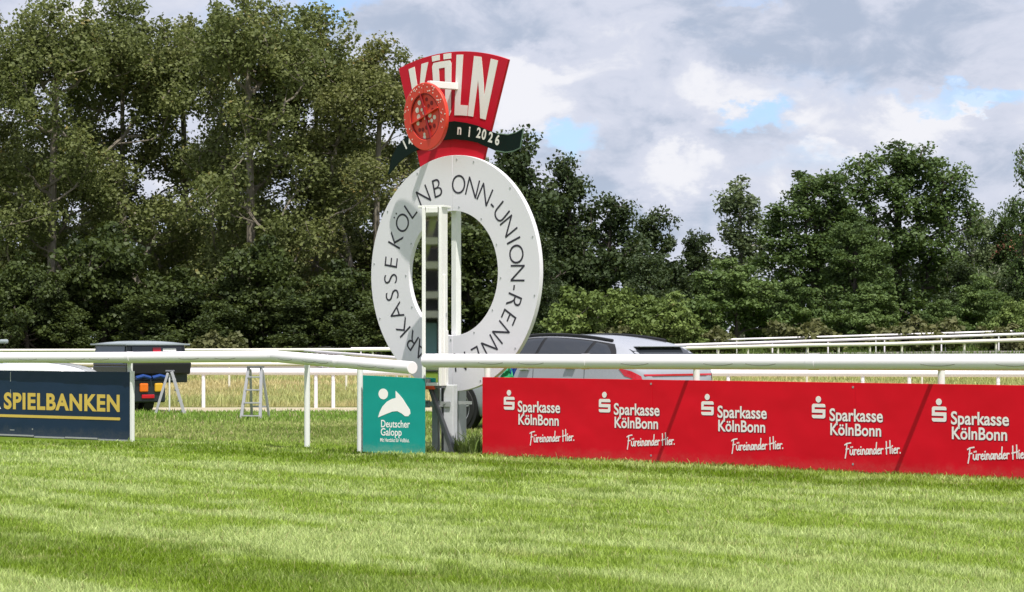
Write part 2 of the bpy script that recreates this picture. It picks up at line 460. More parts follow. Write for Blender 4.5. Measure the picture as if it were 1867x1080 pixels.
def blades(name, P, h, w, lean, col, material, tipcol=None, label=None):
    """P: n x 3 roots; grass blades of one bent quad and a tip, colour attribute per point"""
    n = len(P); rng = np.random.default_rng(len(P))
    a = rng.uniform(0, 2 * np.pi, n); la = rng.uniform(0, 2 * np.pi, n)
    side = np.stack([np.cos(a), np.sin(a), np.zeros(n)], 1) * w[:, None] * 0.5
    ln = np.stack([np.cos(la), np.sin(la), np.zeros(n)], 1) * (lean * h)[:, None]
    up = np.zeros((n, 3)); up[:, 2] = h
    V = np.empty((n, 5, 3)); V[:, 0] = P - side; V[:, 1] = P + side
    mid = P + up * 0.55 + ln * 0.3
    V[:, 2] = mid + side * 0.8; V[:, 3] = mid - side * 0.8
    tip = P + ln; tip[:, 2] += h * np.sqrt(np.clip(1 - lean ** 2 * 0.5, 0.2, 1)); V[:, 4] = tip
    me = bpy.data.meshes.new(name)
    me.vertices.add(n * 5); me.vertices.foreach_set('co', V.reshape(-1).astype(np.float32))
    base = (np.arange(n) * 5)[:, None]
    loops = np.concatenate([base + np.array([[0, 1, 2, 3]]), base + np.array([[3, 2, 4]])], 1).reshape(-1)
    me.loops.add(n * 7); me.loops.foreach_set('vertex_index', loops.astype(np.int32))
    st = np.stack([np.arange(n) * 7, np.arange(n) * 7 + 4], 1).reshape(-1)
    me.polygons.add(n * 2); me.polygons.foreach_set('loop_start', st.astype(np.int32))
    try: me.polygons.foreach_set('loop_total', np.tile([4, 3], n).astype(np.int32))
    except Exception: pass
    me.update(calc_edges=True)
    at = me.attributes.new('col', 'FLOAT_COLOR', 'POINT')
    C = np.ones((n, 5, 4), np.float32); C[:, :, :3] = col[:, None, :]
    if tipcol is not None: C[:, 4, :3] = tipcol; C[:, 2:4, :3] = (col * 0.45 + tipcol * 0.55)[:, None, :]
    at.data.foreach_set('color', C.reshape(-1))
    me.materials.append(MATS[material])
    o = bpy.data.objects.new(name, me); COL.objects.link(o)
    return tag(o, label, kind='stuff')


def frustum_points(n, z0, z1, margin, power, rng):
    """ground points inside the view between two distances, denser near the camera"""
    u = rng.uniform(0, 1, n)
    k = 1 - power
    Y = (z0 ** k + u * (z1 ** k - z0 ** k)) ** (1 / k)
    X = rng.uniform(-1, 1, n) * (Y * 0.2225 * 1.06 + margin)
    return X, Y


def mow(X, Y):
    """the racecourse's mown bands run along the rail: returns unmown-strip weight and pale-stripe noise"""
    dx = X - FO.x; dy = Y - FO.y
    d = FN.x * dx + FN.y * dy; t = FB.x * dx + FB.y * dy
    wv = (vnoise(t * 0.5, d * 0.5, 3) - 0.5) * 0.9 + (vnoise(t * 2.2, d * 2.2, 4) - 0.5) * 0.75 + (vnoise(t * 7, d * 7, 14) - 0.5) * 0.5
    q = d + wv
    b1 = smoothstep(0.75, 1.1, q) * (1 - smoothstep(1.75, 2.3, q)) * (0.75 + 0.55 * vnoise(t * 0.45, d, 8))
    b2 = smoothstep(9.85, 10.35, q) * (1 - smoothstep(11.35, 11.8, q)) * (1 - smoothstep(8.5, 11.5, t)) * 0.82
    g = vnoise(t * 0.55, d * 2.6, 5) * 0.5 + vnoise(t * 1.3, d * 6.0, 6) * 0.35 + vnoise(t * 4, d * 12, 7) * 0.25
    return d, np.clip(np.maximum(b1, b2), 0, 1), g


def near_grass():
    rng = np.random.default_rng(11)
    n = 620000
    X, Y = frustum_points(n, 10.6, 30.0, 2.2, 1.7, rng)
    d, band, g = mow(X, Y)
    keep = d > -0.35
    keep |= (X < -0.5) & (d > -2.5)
    X, Y, d, band, g = [q[keep] for q in (X, Y, d, band, g)]; n = len(X)
    P = np.stack([X, Y, ground_z(X, Y) - 0.004], 1)
    pale = smoothstep(0.42, 0.72, g)
    h = rng.uniform(0.026, 0.056, n) * (1 + 0.2 * pale - 0.1 * band)
    tall = rng.uniform(0, 1, n) < 0.015; h[tall] *= 1.7
    w = (0.0042 + 0.00038 * (Y - 11)) * rng.uniform(0.7, 1.35, n)
    lean = rng.uniform(0.15, 0.85, n)
    r = rng.uniform(0, 1, (n, 1))
    dark = np.array([0.142, 0.228, 0.003]); mid = np.array([0.250, 0.352, 0.041]); lite = np.array([0.432, 0.512, 0.192])
    c = mid + (lite - mid) * (pale * 0.95)[:, None]
    c = c + (dark - c) * (band * (0.95 - 0.7 * (rng.uniform(0, 1, n) < 0.12)))[:, None]
    tuft = smoothstep(0.70, 0.84, vnoise(X * 2.6, Y * 2.6, 41)) * smoothstep(0.4, 0.7, vnoise(X * 0.5, Y * 0.5, 42))
    c = c + (dark - c) * (tuft * 0.75)[:, None]; h = h * (1 + 0.35 * tuft)
    bare = smoothstep(0.80, 0.88, vnoise(X * 1.7, Y * 2.4, 43)); h = h * (1 - 0.45 * bare)
    c = c + (np.array([0.36, 0.36, 0.14]) - c) * (bare * 0.5)[:, None]
    yel = rng.uniform(0, 1, n) < 0.05
    c[yel] = np.array([0.34, 0.32, 0.13])
    c = c * (0.72 + 0.5 * r)
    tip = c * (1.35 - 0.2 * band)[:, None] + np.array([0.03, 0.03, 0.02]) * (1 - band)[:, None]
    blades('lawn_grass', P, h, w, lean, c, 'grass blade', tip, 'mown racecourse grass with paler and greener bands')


def mid_grass():
    rng = np.random.default_rng(12)
    X, Y = frustum_points(130000, 26.0, 42.0, 0.6, 1.6, rng)
    d, band, g = mow(X, Y)
    k = d < -0.3
    X, Y, g = X[k], Y[k], g[k]; n = len(X)
    P = np.stack([X, Y, ground_z(X, Y) - 0.004], 1)
    lush = smoothstep(37.0, 40.0, Y + vnoise(X * 0.6, Y * 0.6, 21) * 2)
    h = rng.uniform(0.035, 0.075, n) * (1 + 0.9 * lush * vnoise(X * 1.5, Y * 1.5, 22))
    w = (0.011 + 0.00055 * (Y - 26)) * rng.uniform(0.7, 1.3, n)
    c = np.array([0.27, 0.34, 0.085]) + (np.array([0.40, 0.42, 0.16]) - np.array([0.27, 0.34, 0.085])) * smoothstep(0.45, 0.75, g)[:, None]
    c = c + (np.array([0.20, 0.31, 0.05]) - c) * lush[:, None]
    gp = smoothstep(0.62, 0.75, vnoise(X * 0.4, Y * 1.1, 25))[:, None] * (1 - lush[:, None])
    c = c + (np.array([0.14, 0.20, 0.03]) - c) * gp * 0.7
    dry = rng.uniform(0, 1, n) < 0.10; c[dry] = np.array([0.36, 0.31, 0.16])
    c = c * (0.7 + 0.55 * rng.uniform(0, 1, (n, 1)))
    blades('infield_grass', P, h, w, rng.uniform(0.1, 0.7, n), c, 'grass blade', c * 1.3, 'uneven green grass behind the running rail')


def straw():
    rng = np.random.default_rng(13)
    X, Y = frustum_points(100000, 45.6, 84.0, 1.0, 1.5, rng)
    n = len(X); P = np.stack([X, Y, ground_z(X, Y) - 0.004], 1)
    h = rng.uniform(0.08, 0.26, n) * (0.6 + 0.7 * vnoise(X * 0.5, Y * 0.5, 31))
    w = (0.016 + 0.0006 * (Y - 44)) * rng.uniform(0.6, 1.3, n)
    g = smoothstep(0.4, 0.7, vnoise(X * 0.22, Y * 0.35, 32))[:, None]
    c = np.array([0.50, 0.43, 0.21]) * (1 - g) + np.array([0.35, 0.385, 0.14]) * g
    c = c * (0.7 + 0.5 * rng.uniform(0, 1, (n, 1)))
    blades('meadow_grass', P, h, w, rng.uniform(0.1, 0.6, n), c, 'straw blade', c * 1.25, 'dry straw coloured long grass in the middle of the course')


def far_grass():
    rng = np.random.default_rng(14)
    X, Y = frustum_points(60000, 104.0, 168.0, 4.0, 1.2, rng)
    k = ~((Y > 125.5) & (Y < 138.5)); X, Y = X[k], Y[k]
    n = len(X); P = np.stack([X, Y, ground_z(X, Y) - 0.01], 1)
    h = rng.uniform(0.12, 0.4, n); w = rng.uniform(0.03, 0.07, n)
    c = np.array([0.11, 0.155, 0.04]) * (0.6 + 0.7 * rng.uniform(0, 1, (n, 1)))
    blades('far_turf_grass', P, h, w, rng.uniform(0.1, 0.6, n), c, 'grass blade', c * 1.3, 'green grass between the far rails and the trees')


near_grass(); mid_grass(); straw(); far_grass()


# ---------------------------------------------------------------- trees
def make_leaves(name, C, crad, per, size, m, parent, rng, flat=0.6, up=0.8, hang=0.0):
    k = len(C); n = k * per
    cen = np.repeat(C, per, 0); cr = np.repeat(crad, per)
    off = rng.normal(0, 1, (n, 3)); off /= np.maximum(np.linalg.norm(off, axis=1, keepdims=True), 1e-6)
    off *= (rng.uniform(0, 1, n) ** 0.45)[:, None]
    off[:, 2] *= flat
    P = cen + off * cr[:, None]
    if hang: P[:, 2] -= hang * rng.uniform(0, 1, n) ** 2
    nrm = rng.normal(0, 1, (n, 3)) * 0.8 + off * 0.7; nrm[:, 2] += up
    nrm /= np.linalg.norm(nrm, axis=1, keepdims=True)
    t = rng.normal(0, 1, (n, 3)); t -= nrm * np.sum(t * nrm, 1, keepdims=True); t /= np.linalg.norm(t, axis=1, keepdims=True)
    b = np.cross(nrm, t)
    s = size * rng.uniform(0.55, 1.35, n)
    L = (t * s[:, None]) * 0.5; W = (b * s[:, None]) * 0.36
    dr = nrm * (s * 0.10)[:, None]
    V = np.empty((n, 4, 3)); V[:, 0] = P - L - dr; V[:, 1] = P + W + L * 0.1; V[:, 2] = P + L - dr; V[:, 3] = P - W + L * 0.1
    me = bpy.data.meshes.new(name)
    me.vertices.add(n * 4); me.vertices.foreach_set('co', V.reshape(-1).astype(np.float32))
    me.loops.add(n * 4); me.loops.foreach_set('vertex_index', np.arange(n * 4, dtype=np.int32))
    me.polygons.add(n); me.polygons.foreach_set('loop_start', (np.arange(n) * 4).astype(np.int32))
    try: me.polygons.foreach_set('loop_total', np.full(n, 4, np.int32))
    except Exception: pass
    me.update(calc_edges=True)
    at = me.attributes.new('tint', 'FLOAT', 'POINT')
    tint = np.clip(np.repeat(rng.uniform(0, 1, k), per) * 0.55 + rng.uniform(0, 1, n) * 0.5, 0, 1)
    at.data.foreach_set('value', np.repeat(tint, 4).astype(np.float32))
    me.materials.append(MATS[m])
    o = bpy.data.objects.new(name, me); COL.objects.link(o); o.parent = parent
    return o


def make_tree(name, label, cat, H, lobes, nclu, per, crad, lsize, leafm, barkm, seed, trunk_r=0.25, trunk_top=0.7, flat=0.6, up=0.8,
              wob=0.35, hang=0.0, shell=0.5, fork=None, group=None):
    """lobes: (x, y, z, rx, ry, rz, share). Leaf clusters fill them; each cluster is reached by a branch from the nearest wood."""
    rng = np.random.default_rng(seed)
    root = thing(name, label, cat, (0, 0, 0), group=group)
    sh = np.array([l[6] for l in lobes], float); sh /= sh.sum()
    C = []
    for l, s in zip(lobes, sh):
        k = max(3, int(round(nclu * s)))
        q = rng.normal(0, 1, (k, 3)); q /= np.linalg.norm(q, axis=1, keepdims=True); q *= (rng.uniform(0, 1, k) ** shell)[:, None]
        C.append(np.array(l[:3]) + q * np.array(l[3:6]))
    C = np.concatenate(C); C[:, 2] = np.maximum(C[:, 2], crad * 0.5)
    # wood
    nodes = []; par = []
    nt = 10
    bx = rng.normal(0, wob * 0.4, 2)
    for i in range(nt):
        f = i / (nt - 1)
        nodes.append(np.array([bx[0] * f + math.sin(f * 5 + seed) * wob * 0.5 * f, bx[1] * f, H * trunk_top * f - 0.15])); par.append(i - 1)
    order = np.argsort(C[:, 2] * 0.6 + np.hypot(C[:, 0], C[:, 1]))
    tips = []
    for ci in order:
        c = C[ci]; A = np.array(nodes)
        dv = c - A; dist = np.linalg.norm(dv, axis=1)
        cost = dist + np.where(A[:, 2] > c[2] - 0.25 * np.hypot(dv[:, 0], dv[:, 1]), 3.0, 0) + np.where(A[:, 2] < H * 0.12, 6.0, 0)
        j = int(np.argmin(cost)); a = A[j]; L = dist[j]
        ns = max(2, int(L / 1.1) + 1); prev = j
        for s in range(1, ns + 1):
            f = s / ns
            p = a + (c - a) * f; p = p + rng.normal(0, 0.09 * L / ns + 0.02, 3) * (f < 1); p[2] -= 0.12 * L * math.sin(f * math.pi) * 0.6
            nodes.append(p); par.append(prev); prev = len(nodes) - 1
        tips.append(prev)
    load = np.zeros(len(nodes)); load[tips] += 1
    for i in range(len(nodes) - 1, 0, -1): load[par[i]] += load[i]
    tot = load[0]
    rad = trunk_r * np.power(np.maximum(load, 0.8) / tot, 0.40)
    rad[:nt] = np.maximum(rad[:nt], trunk_r * np.linspace(1.15, 0.30, nt))
    mb = MB(); kids = {}
    for i in range(1, len(nodes)): kids.setdefault(par[i], []).append(i)
    mb.tube([nodes[i] for i in range(nt)], [rad[i] for i in range(nt)], 8)
    done = set(range(nt))
    for i in range(nt, len(nodes)):
        if i in done: continue
        chain = [par[i], i]; done.add(i)
        while chain[-1] in kids:
            nx = [q for q in kids[chain[-1]] if q not in done]
            if not nx: break
            nx = max(nx, key=lambda q: load[q]); chain.append(nx); done.add(nx)
        rr = [min(rad[q], rad[chain[1]] * 1.2) for q in chain]; rr[-1] *= 0.5
        mb.tube([nodes[q] for q in chain], rr, 5, caps=False)
    mb.build('trunk', barkm, root, smooth=True, fix=False)
    cr = crad * rng.uniform(0.65, 1.3, len(C))
    make_leaves('crown', C, cr, per, lsize, leafm, root, rng, flat, up, hang)
    return root


def copy_tree(root):
    r = root.copy(); COL.objects.link(r)
    for ch in list(root.children):
        c = ch.copy(); COL.objects.link(c); c.parent = r
    return r


PROTO = {}
def plane_lobes(H, R0, seed):
    rr = random.Random(seed); L = []
    L.append((0, 0, H * 0.88, R0 * 0.62, R0 * 0.62, H * 0.11, 1.7))
    for k in range(6):
        a = k * 1.05 + rr.random() * .6; q = R0 * (0.50 + 0.25 * rr.random())
        L.append((math.cos(a) * q, math.sin(a) * q, H * (0.74 + 0.12 * rr.random()), R0 * 0.50, R0 * 0.50, H * 0.085, 0.75))
    for k in range(10):
        a = k * 2.4 + rr.random(); f = 0.13 + 0.54 * (k / 9.0)
        q = R0 * (0.55 + 0.35 * rr.random())
        L.append((math.cos(a) * q, math.sin(a) * q, H * f, R0 * 0.52, R0 * 0.52, H * 0.075, 0.78))
    return L


KIND_ARGS = {
    'plane_a': ('plane_tree', 22, plane_lobes(22, 3.9, 1), 340, 105, 0.86, 0.225, 'leaf plane', 'bark grey', 3, 0.27, 0.8),
    'plane_b': ('plane_tree', 22, plane_lobes(22, 4.1, 5), 355, 104, 0.86, 0.225, 'leaf plane warm', 'bark grey', 9, 0.25, 0.82),
    'plane_c': ('plane_tree', 22, plane_lobes(22, 3.8, 8), 335, 105, 0.85, 0.225, 'leaf plane', 'bark grey', 17, 0.24, 0.82),
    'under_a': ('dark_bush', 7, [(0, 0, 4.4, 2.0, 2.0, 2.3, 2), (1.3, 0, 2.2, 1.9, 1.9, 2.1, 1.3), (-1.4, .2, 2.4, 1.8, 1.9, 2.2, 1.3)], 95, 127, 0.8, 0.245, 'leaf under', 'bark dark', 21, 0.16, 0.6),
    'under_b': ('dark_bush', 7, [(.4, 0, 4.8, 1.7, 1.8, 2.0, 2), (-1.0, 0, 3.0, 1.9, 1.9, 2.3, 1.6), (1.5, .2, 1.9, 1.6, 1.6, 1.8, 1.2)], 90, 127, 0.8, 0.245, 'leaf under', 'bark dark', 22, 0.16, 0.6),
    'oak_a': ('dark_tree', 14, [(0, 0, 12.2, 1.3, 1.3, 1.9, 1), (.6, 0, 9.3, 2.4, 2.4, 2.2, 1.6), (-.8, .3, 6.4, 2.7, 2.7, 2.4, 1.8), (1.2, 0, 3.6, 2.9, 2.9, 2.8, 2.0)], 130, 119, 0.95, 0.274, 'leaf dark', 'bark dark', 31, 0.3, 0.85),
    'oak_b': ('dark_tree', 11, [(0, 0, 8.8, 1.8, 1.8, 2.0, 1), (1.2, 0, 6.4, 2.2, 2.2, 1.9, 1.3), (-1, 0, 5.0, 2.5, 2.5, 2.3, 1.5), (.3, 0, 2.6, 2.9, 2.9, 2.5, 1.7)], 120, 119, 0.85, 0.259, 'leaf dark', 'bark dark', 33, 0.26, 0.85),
    'shrub_olive': ('light_shrub', 4, [(0, 0, 2.2, 2.2, 1.8, 1.7, 2), (1.8, 0, 1.5, 1.5, 1.4, 1.4, 1), (-1.8, 0, 1.4, 1.5, 1.4, 1.3, 1)], 90, 98, 0.55, 0.224, 'leaf olive', 'bark dark', 41, 0.08, 0.6),
    'mid_a': ('green_tree', 7, [(0, 0, 4.7, 2.6, 2.4, 2.0, 2), (2.2, 0, 2.8, 2.1, 2.0, 2.0, 1.3), (-2.3, 0, 2.6, 2.1, 2.0, 2.0, 1.3)], 120, 127, 0.72, 0.245, 'leaf mid', 'bark dark', 43, 0.16, 0.6),
    'birch': ('birch_tree', 12, [(0, 0, 10.2, 1.0, 1.0, 1.6, 1), (.4, 0, 7.6, 1.6, 1.6, 1.8, 1.5), (-.7, 0, 5.4, 1.9, 1.9, 1.7, 1.4), (.3, 0, 3.2, 1.7, 1.7, 1.6, .9)], 105, 84, 0.62, 0.216, 'leaf birch', 'bark pale', 51, 0.16, 0.9),
    'robinia_a': ('robinia_tree', 14, [(0, 0, 11.9, 2.1, 2.0, 1.5, 1.1), (1.5, 0, 10.2, 2.2, 2.2, 1.5, 1.1), (-1.6, 0, 9.8, 2.2, 2.2, 1.6, 1.1), (2.3, 0, 7.8, 1.9, 2.1, 1.6, 1), (-2.3, 0, 7.2, 1.9, 2.1, 1.7, 1), (0, -1.2, 8.0, 2.0, 1.6, 1.7, .9), (.2, 0, 5.2, 3.2, 2.8, 1.8, 1.4), (-.6, 0, 2.8, 3.2, 3.0, 2.2, 1.4)], 215, 119, 0.82, 0.238, 'leaf robinia', 'bark dark', 61, 0.3, 0.8),
    'robinia_b': ('robinia_tree', 14, [(.2, 0, 12.2, 2.3, 2.0, 1.3, 1.0), (1.9, 0, 10.8, 1.7, 1.8, 1.5, .9), (-1.5, 0, 10.6, 1.8, 1.8, 1.5, .9), (.3, -.8, 9.6, 2.0, 1.6, 1.6, 1), (2.7, 0, 8.6, 1.5, 1.8, 1.7, .9), (-2.3, 0, 8.0, 2.0, 2.2, 1.7, 1.1), (.3, -1.0, 6.8, 2.8, 2.2, 1.8, 1.3), (2.2, 0, 5.4, 2.0, 2.0, 1.7, 1), (-1.8, 0, 4.9, 2.2, 2.2, 1.8, 1), (.3, 0, 3.0, 3.3, 3.0, 2.2, 1.4)], 240, 105, 0.78, 0.223, 'leaf robinia', 'bark dark', 67, 0.32, 0.88),
    'tan_shrub': ('dry_shrub', 1.5, [(0, 0, .7, 1.3, .9, .7, 1), (.9, 0, .5, .8, .7, .5, .6)], 50, 45, 0.32, 0.2, 'leaf tan', 'bark dark', 71, 0.04, 0.6),
}
EXTRA = {'plane_a': dict(shell=.42, flat=.95, up=.35, hang=.35), 'plane_b': dict(shell=.42, flat=.95, up=.35, hang=.35), 'plane_c': dict(shell=.42, flat=.95, up=.35, hang=.35), 'robinia_a': dict(flat=.5, up=.9, hang=.3), 'robinia_b': dict(flat=.5, up=.9, hang=.6),
         'mid_a': dict(flat=.5, up=.9), 'oak_a': dict(flat=.75, up=.5), 'oak_b': dict(flat=.7, up=.5), 'birch': dict(hang=.7, flat=.8, up=.3)}


def plant(kind, px, top, Z, sx, label, cat='tree', rz=0.0, group=None, base=None):
    """stand a tree with its stem at picture column px and distance Z; top = picture row of its tip; sx = width factor"""
    a = KIND_ARGS[kind]
    x = (px - 933.5) * Z / 4200.0; z0 = gz(x, Z) - 0.05
    ht = EYE - (top - 618) * Z / 4200.0 - z0
    if kind not in PROTO:
        o = make_tree(a[0], label, cat, a[1], a[2], a[3], a[4], a[5], a[6], a[7], a[8], a[9], a[10], a[11], **EXTRA.get(kind, {}))
        mz = max(v.co.z for c in o.children if c.name.startswith('crown') for v in c.data.vertices)
        PROTO[kind] = (o, mz)
    else:
        o = copy_tree(PROTO[kind][0])
    s = ht / PROTO[kind][1]
    o.location = (x, Z, z0); o.scale = (s * sx, s * sx, s); o.rotation_euler = (0, 0, rz)
    for k in ('group',):
        if k in o: del o[k]
    tag(o, label, cat, group)
    return o


G1 = 'tall plane trees behind the far rails'
plant('plane_b', -60, -8, 152, 1.1, 'tall olive green plane tree cut off by the left edge of the picture', 'tree', 0.4, G1)
plant('plane_a', 95, -12, 150, 1.1, 'tall plane tree with a bare leaning trunk, first whole one from the left', 'tree', 0.9, G1)
plant('plane_c', 225, -25, 156, 1.15, 'tall plane tree, second whole one from the left, above the dark utility vehicle', 'tree', 2.1, G1)
plant('plane_b', 335, 22, 160, 1.05, 'slightly lower plane tree in the middle of the tall row', 'tree', 3.3, G1)
plant('plane_a', 458, -18, 148, 1.12, 'tall plane tree with the longest straight visible trunk, above the ladder with rungs', 'tree', 4.4, G1)
plant('plane_c', 575, -8, 153, 1.15, 'tall plane tree with wide top between the straight trunked one and the signal disc', 'tree', 5.3, G1)
plant('plane_b', 690, 62, 150, 1.15, 'plane tree reaching behind the red disc and the left tail of the ribbon', 'tree', 0.2, G1)
plant('plane_c', 150, 215, 168, 1.1, 'plane tree of the second row filling the gap between the first two whole ones', 'tree', 0.1, G1)
plant('plane_a', 400, 235, 170, 1.1, 'lower plane tree of the second row behind the long straight trunk', 'tree', 2.8, G1)
plant('plane_b', 635, 225, 169, 1.1, 'plane tree of the second row left of the signal disc', 'tree', 3.9, G1)
plant('plane_c', 20, 205, 168, 1.1, 'plane tree of the second row near the left picture edge', 'tree', 1.0, G1)
plant('plane_a', 815, 225, 158, 1.15, 'shorter plane tree directly behind the white ring', 'tree', 1.5, G1)
G2 = 'dark bushes under the plane trees'
_dark_spots = ['at the left picture edge', 'left of the dark utility vehicle', 'above the left end of the utility vehicle roof', 'above the middle of the utility vehicle roof',
               'right of the utility vehicle roof', 'left of the ladder with rungs', 'above the ladder with rungs', 'right of the ladder with rungs',
               'above the bend of the near rail', 'just left of the white ring', 'behind the left side of the white ring', 'behind the mirror cabinet', 'seen through the hole of the ring']
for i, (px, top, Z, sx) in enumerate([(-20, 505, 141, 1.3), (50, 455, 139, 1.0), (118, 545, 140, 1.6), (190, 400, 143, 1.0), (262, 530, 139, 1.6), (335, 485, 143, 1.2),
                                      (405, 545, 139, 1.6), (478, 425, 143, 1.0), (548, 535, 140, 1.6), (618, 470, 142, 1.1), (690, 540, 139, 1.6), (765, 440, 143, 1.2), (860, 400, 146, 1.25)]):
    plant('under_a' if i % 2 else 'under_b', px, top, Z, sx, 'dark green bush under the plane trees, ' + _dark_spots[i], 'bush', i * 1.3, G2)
G3 = 'dark trees right of the ring'
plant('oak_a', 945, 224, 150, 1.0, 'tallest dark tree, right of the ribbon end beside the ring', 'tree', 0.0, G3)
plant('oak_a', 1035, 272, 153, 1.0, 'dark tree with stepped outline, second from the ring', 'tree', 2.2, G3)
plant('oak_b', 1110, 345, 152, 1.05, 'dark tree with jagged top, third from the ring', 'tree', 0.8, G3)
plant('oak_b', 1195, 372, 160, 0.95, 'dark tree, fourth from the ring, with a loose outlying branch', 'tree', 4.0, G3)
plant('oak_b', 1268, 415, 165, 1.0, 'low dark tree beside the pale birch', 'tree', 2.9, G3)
plant('oak_b', 1185, 455, 144, 1.15, 'dark round bush behind the light shrubs', 'bush', 5.0)
plant('oak_a', 985, 420, 143, 1.0, 'dark ivy covered tree touching the right side of the ring', 'tree', 3.0)
G4 = 'light green shrubs along the far rail'
plant('shrub_olive', 1085, 520, 137, 1.0, 'light olive green shrub nearest to the ring', 'shrub', 0.3, G4)
plant('shrub_olive', 1185, 530, 138, 1.0, 'light yellow green shrub above the rear of the white car', 'shrub', 2.7, G4)
plant('shrub_olive', 1250, 572, 139, 0.95, 'small olive shrub under the green round tree', 'shrub', 4.2, G4)
plant('mid_a', 1340, 470, 146, 1.1, 'broad fresh green tree in front of the birch', 'tree', 0.4)
plant('mid_a', 1440, 505, 148, 1.0, 'low fresh green tree left of the robinia trunks', 'tree', 2.5)
plant('birch', 1352, 316, 168, 1.3, 'slim pale birch standing alone against the clouds', 'tree', 0.6)
G5 = 'robinia trees'
plant('robinia_a', 1488, 305, 160, 1.2, 'rounded dark green robinia left of the highest one', 'tree', 0.3, G5)
plant('robinia_b', 1638, 255, 163, 1.2, 'highest robinia with open feathery top on the right', 'tree', 0.0, G5)
plant('robinia_a', 1560, 400, 152, 1.2, 'lower robinia with layered branches in front of the two taller ones', 'tree', 2.0, G5)
plant('mid_a', 1590, 520, 146, 1.2, 'green layered tree under the robinias', 'tree', 1.2)
plant('birch', 1775, 372, 170, 1.3, 'loose green tree right of the highest robinia', 'tree', 3.1)
plant('oak_b', 1745, 470, 158, 1.2, 'dark tree under the loose green one near the right', 'tree', 1.0)
plant('robinia_b', 1838, 380, 172, 0.9, 'green tree in front of the red roof at the right', 'tree', 2.4)
plant('oak_b', 1868, 460, 150, 1.0, 'round dark tree at the right picture edge', 'tree', 3.6)
plant('robinia_b', 1912, 232, 150, 0.70, 'tall tree leaning in from the right picture edge', 'tree', 0.5)
plant('mid_a', 1710, 545, 143, 1.1, 'green bush right of the layered tree', 'bush', 3.4)
plant('shrub_olive', 1850, 545, 141, 0.95, 'yellowish shrub at the right picture edge', 'shrub', 1.1)
plant('mid_a', 1790, 500, 147, 0.95, 'green bush below the loose tree near the right', 'bush', 5.1)
G6 = 'dry shrubs at the foot of the trees'
for i, (px, top, Z, lb) in enumerate([(1455, 578, 140, 'dry pale shrub left of the robinia stems'), (1610, 590, 141, 'dry low shrub under the layered green tree'),
                                      (1695, 572, 140, 'dry tan shrub under the right bush'), (1820, 588, 139, 'dry low shrub near the right edge'),
                                      (1290, 592, 139, 'dry grassy shrub right of the white car'), (1100, 588, 136, 'dry grassy shrub above the white car roof'),
                                      (405, 600, 135, 'dry twiggy shrub left of the ladder with rungs')]):
    plant('tan_shrub', px, top, Z, 1.1, lb, 'shrub', i * 1.7, G6)


def far_wood():
    """the mass of wood behind the single trees"""
    rng = np.random.default_rng(99)
    root = None; C = []
    for x in np.arange(-46, 48, 0.55):
        Z = rng.uniform(172, 182); px = 933.5 + x * 4200 / Z
        top = np.interp(px, [0, 700, 760, 950, 1100, 1300, 1400, 1480, 1640, 1760, 1867], [395, 380, 400, 330, 440, 500, 520, 430, 420, 480, 480]) + rng.uniform(-10, 45)
        ht = EYE - (top - 618) * Z / 4200.0 - gz(x, Z)
        for k in range(max(3, int(ht * 1.5))): C.append((x + rng.normal(0, .5), Z + rng.normal(0, 1.2), gz(x, Z) + ht * rng.uniform(0.02, 1)))
    C = np.array(C)
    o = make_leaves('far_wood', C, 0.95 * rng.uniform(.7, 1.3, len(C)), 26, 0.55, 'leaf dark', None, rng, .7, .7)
    tag(o, 'dark mass of distant wood behind the single trees', kind='stuff')


far_wood()

# ---------------------------------------------------------------- rails and fences
def arm(mb, P, Q, r):
    """a bent rail bracket from the post head P to the rail Q"""
    P, Q = Vector(P), Vector(Q); M = Vector((P.x, P.y, Q.z - r * 0.5))
    pts = [P + (M - P) * 0.0]
    for i in range(7):
        t = i / 6.0
        pts.append(P * (1 - t) ** 2 + M * 2 * t * (1 - t) + Q * t ** 2)
    mb.tube(pts, r, 8)


def near_rail(name, label, pts, posts, r, group=None, z_end=None):
    """pts: rail axis; posts: (rail point, foot point)"""
    base = Vector((pts[0][0], pts[0][1], 0))
    t = thing(name, label, 'rail', base, group=group)
    seg = []
    for a, b in zip(pts[:-1], pts[1:]):
        MB().tube([Vector(a) - base, Vector(b) - base], r, 24).build('rail_tube', 'rail white', t, smooth=True, bevel=0.006)
    for p0 in pts[1:-1]:
        q = Vector(p0) - base; d = (Vector(pts[-1]) - Vector(pts[0])).normalized()
        MB().tube([q - d * .05, q + d * .05], r + .004, 24).build('sleeve', 'rail white', t, smooth=True)
    for k, (a, b) in enumerate(zip(pts[:-1], pts[1:])):
        a = Vector(a) - base; b = Vector(b) - base; d = (b - a).normalized(); nn = Vector((d.y, -d.x, 0)).normalized()
        if nn.y > 0: nn = -nn
        for f in ((.25, .62, .8) if k % 2 else (.45, .7)):
            m = MB(); c = a + (b - a) * f; P = []
            for j in range(9):
                u = (j / 4.0 - 1); ang = R(-12 - 14 * (1 - u * u))
                P.append(c + d * u * .19 + (nn * math.cos(ang) + Vector((0, 0, math.sin(ang)))) * (r + .0005))
            m.tube(P, .0035, 5); m.build('rub_mark', 'rub mark', t)
    for top, foot in posts:
        top, foot = Vector(top) - base, Vector(foot) - base
        m = MB(); m.tube([foot, Vector((foot.x, foot.y, top.z - 0.06))], 0.036, 14)
        p = m.build('post', 'post white', t, smooth=True)
        m = MB(); arm(m, (foot.x, foot.y, top.z - 0.065), (top.x, top.y, top.z), 0.025)
        m.build('bracket', 'post white', p, smooth=True)
    return t


def fpt(t, fwd, z): return FO + FB * t + FN * fwd + Vector((0, 0, z))


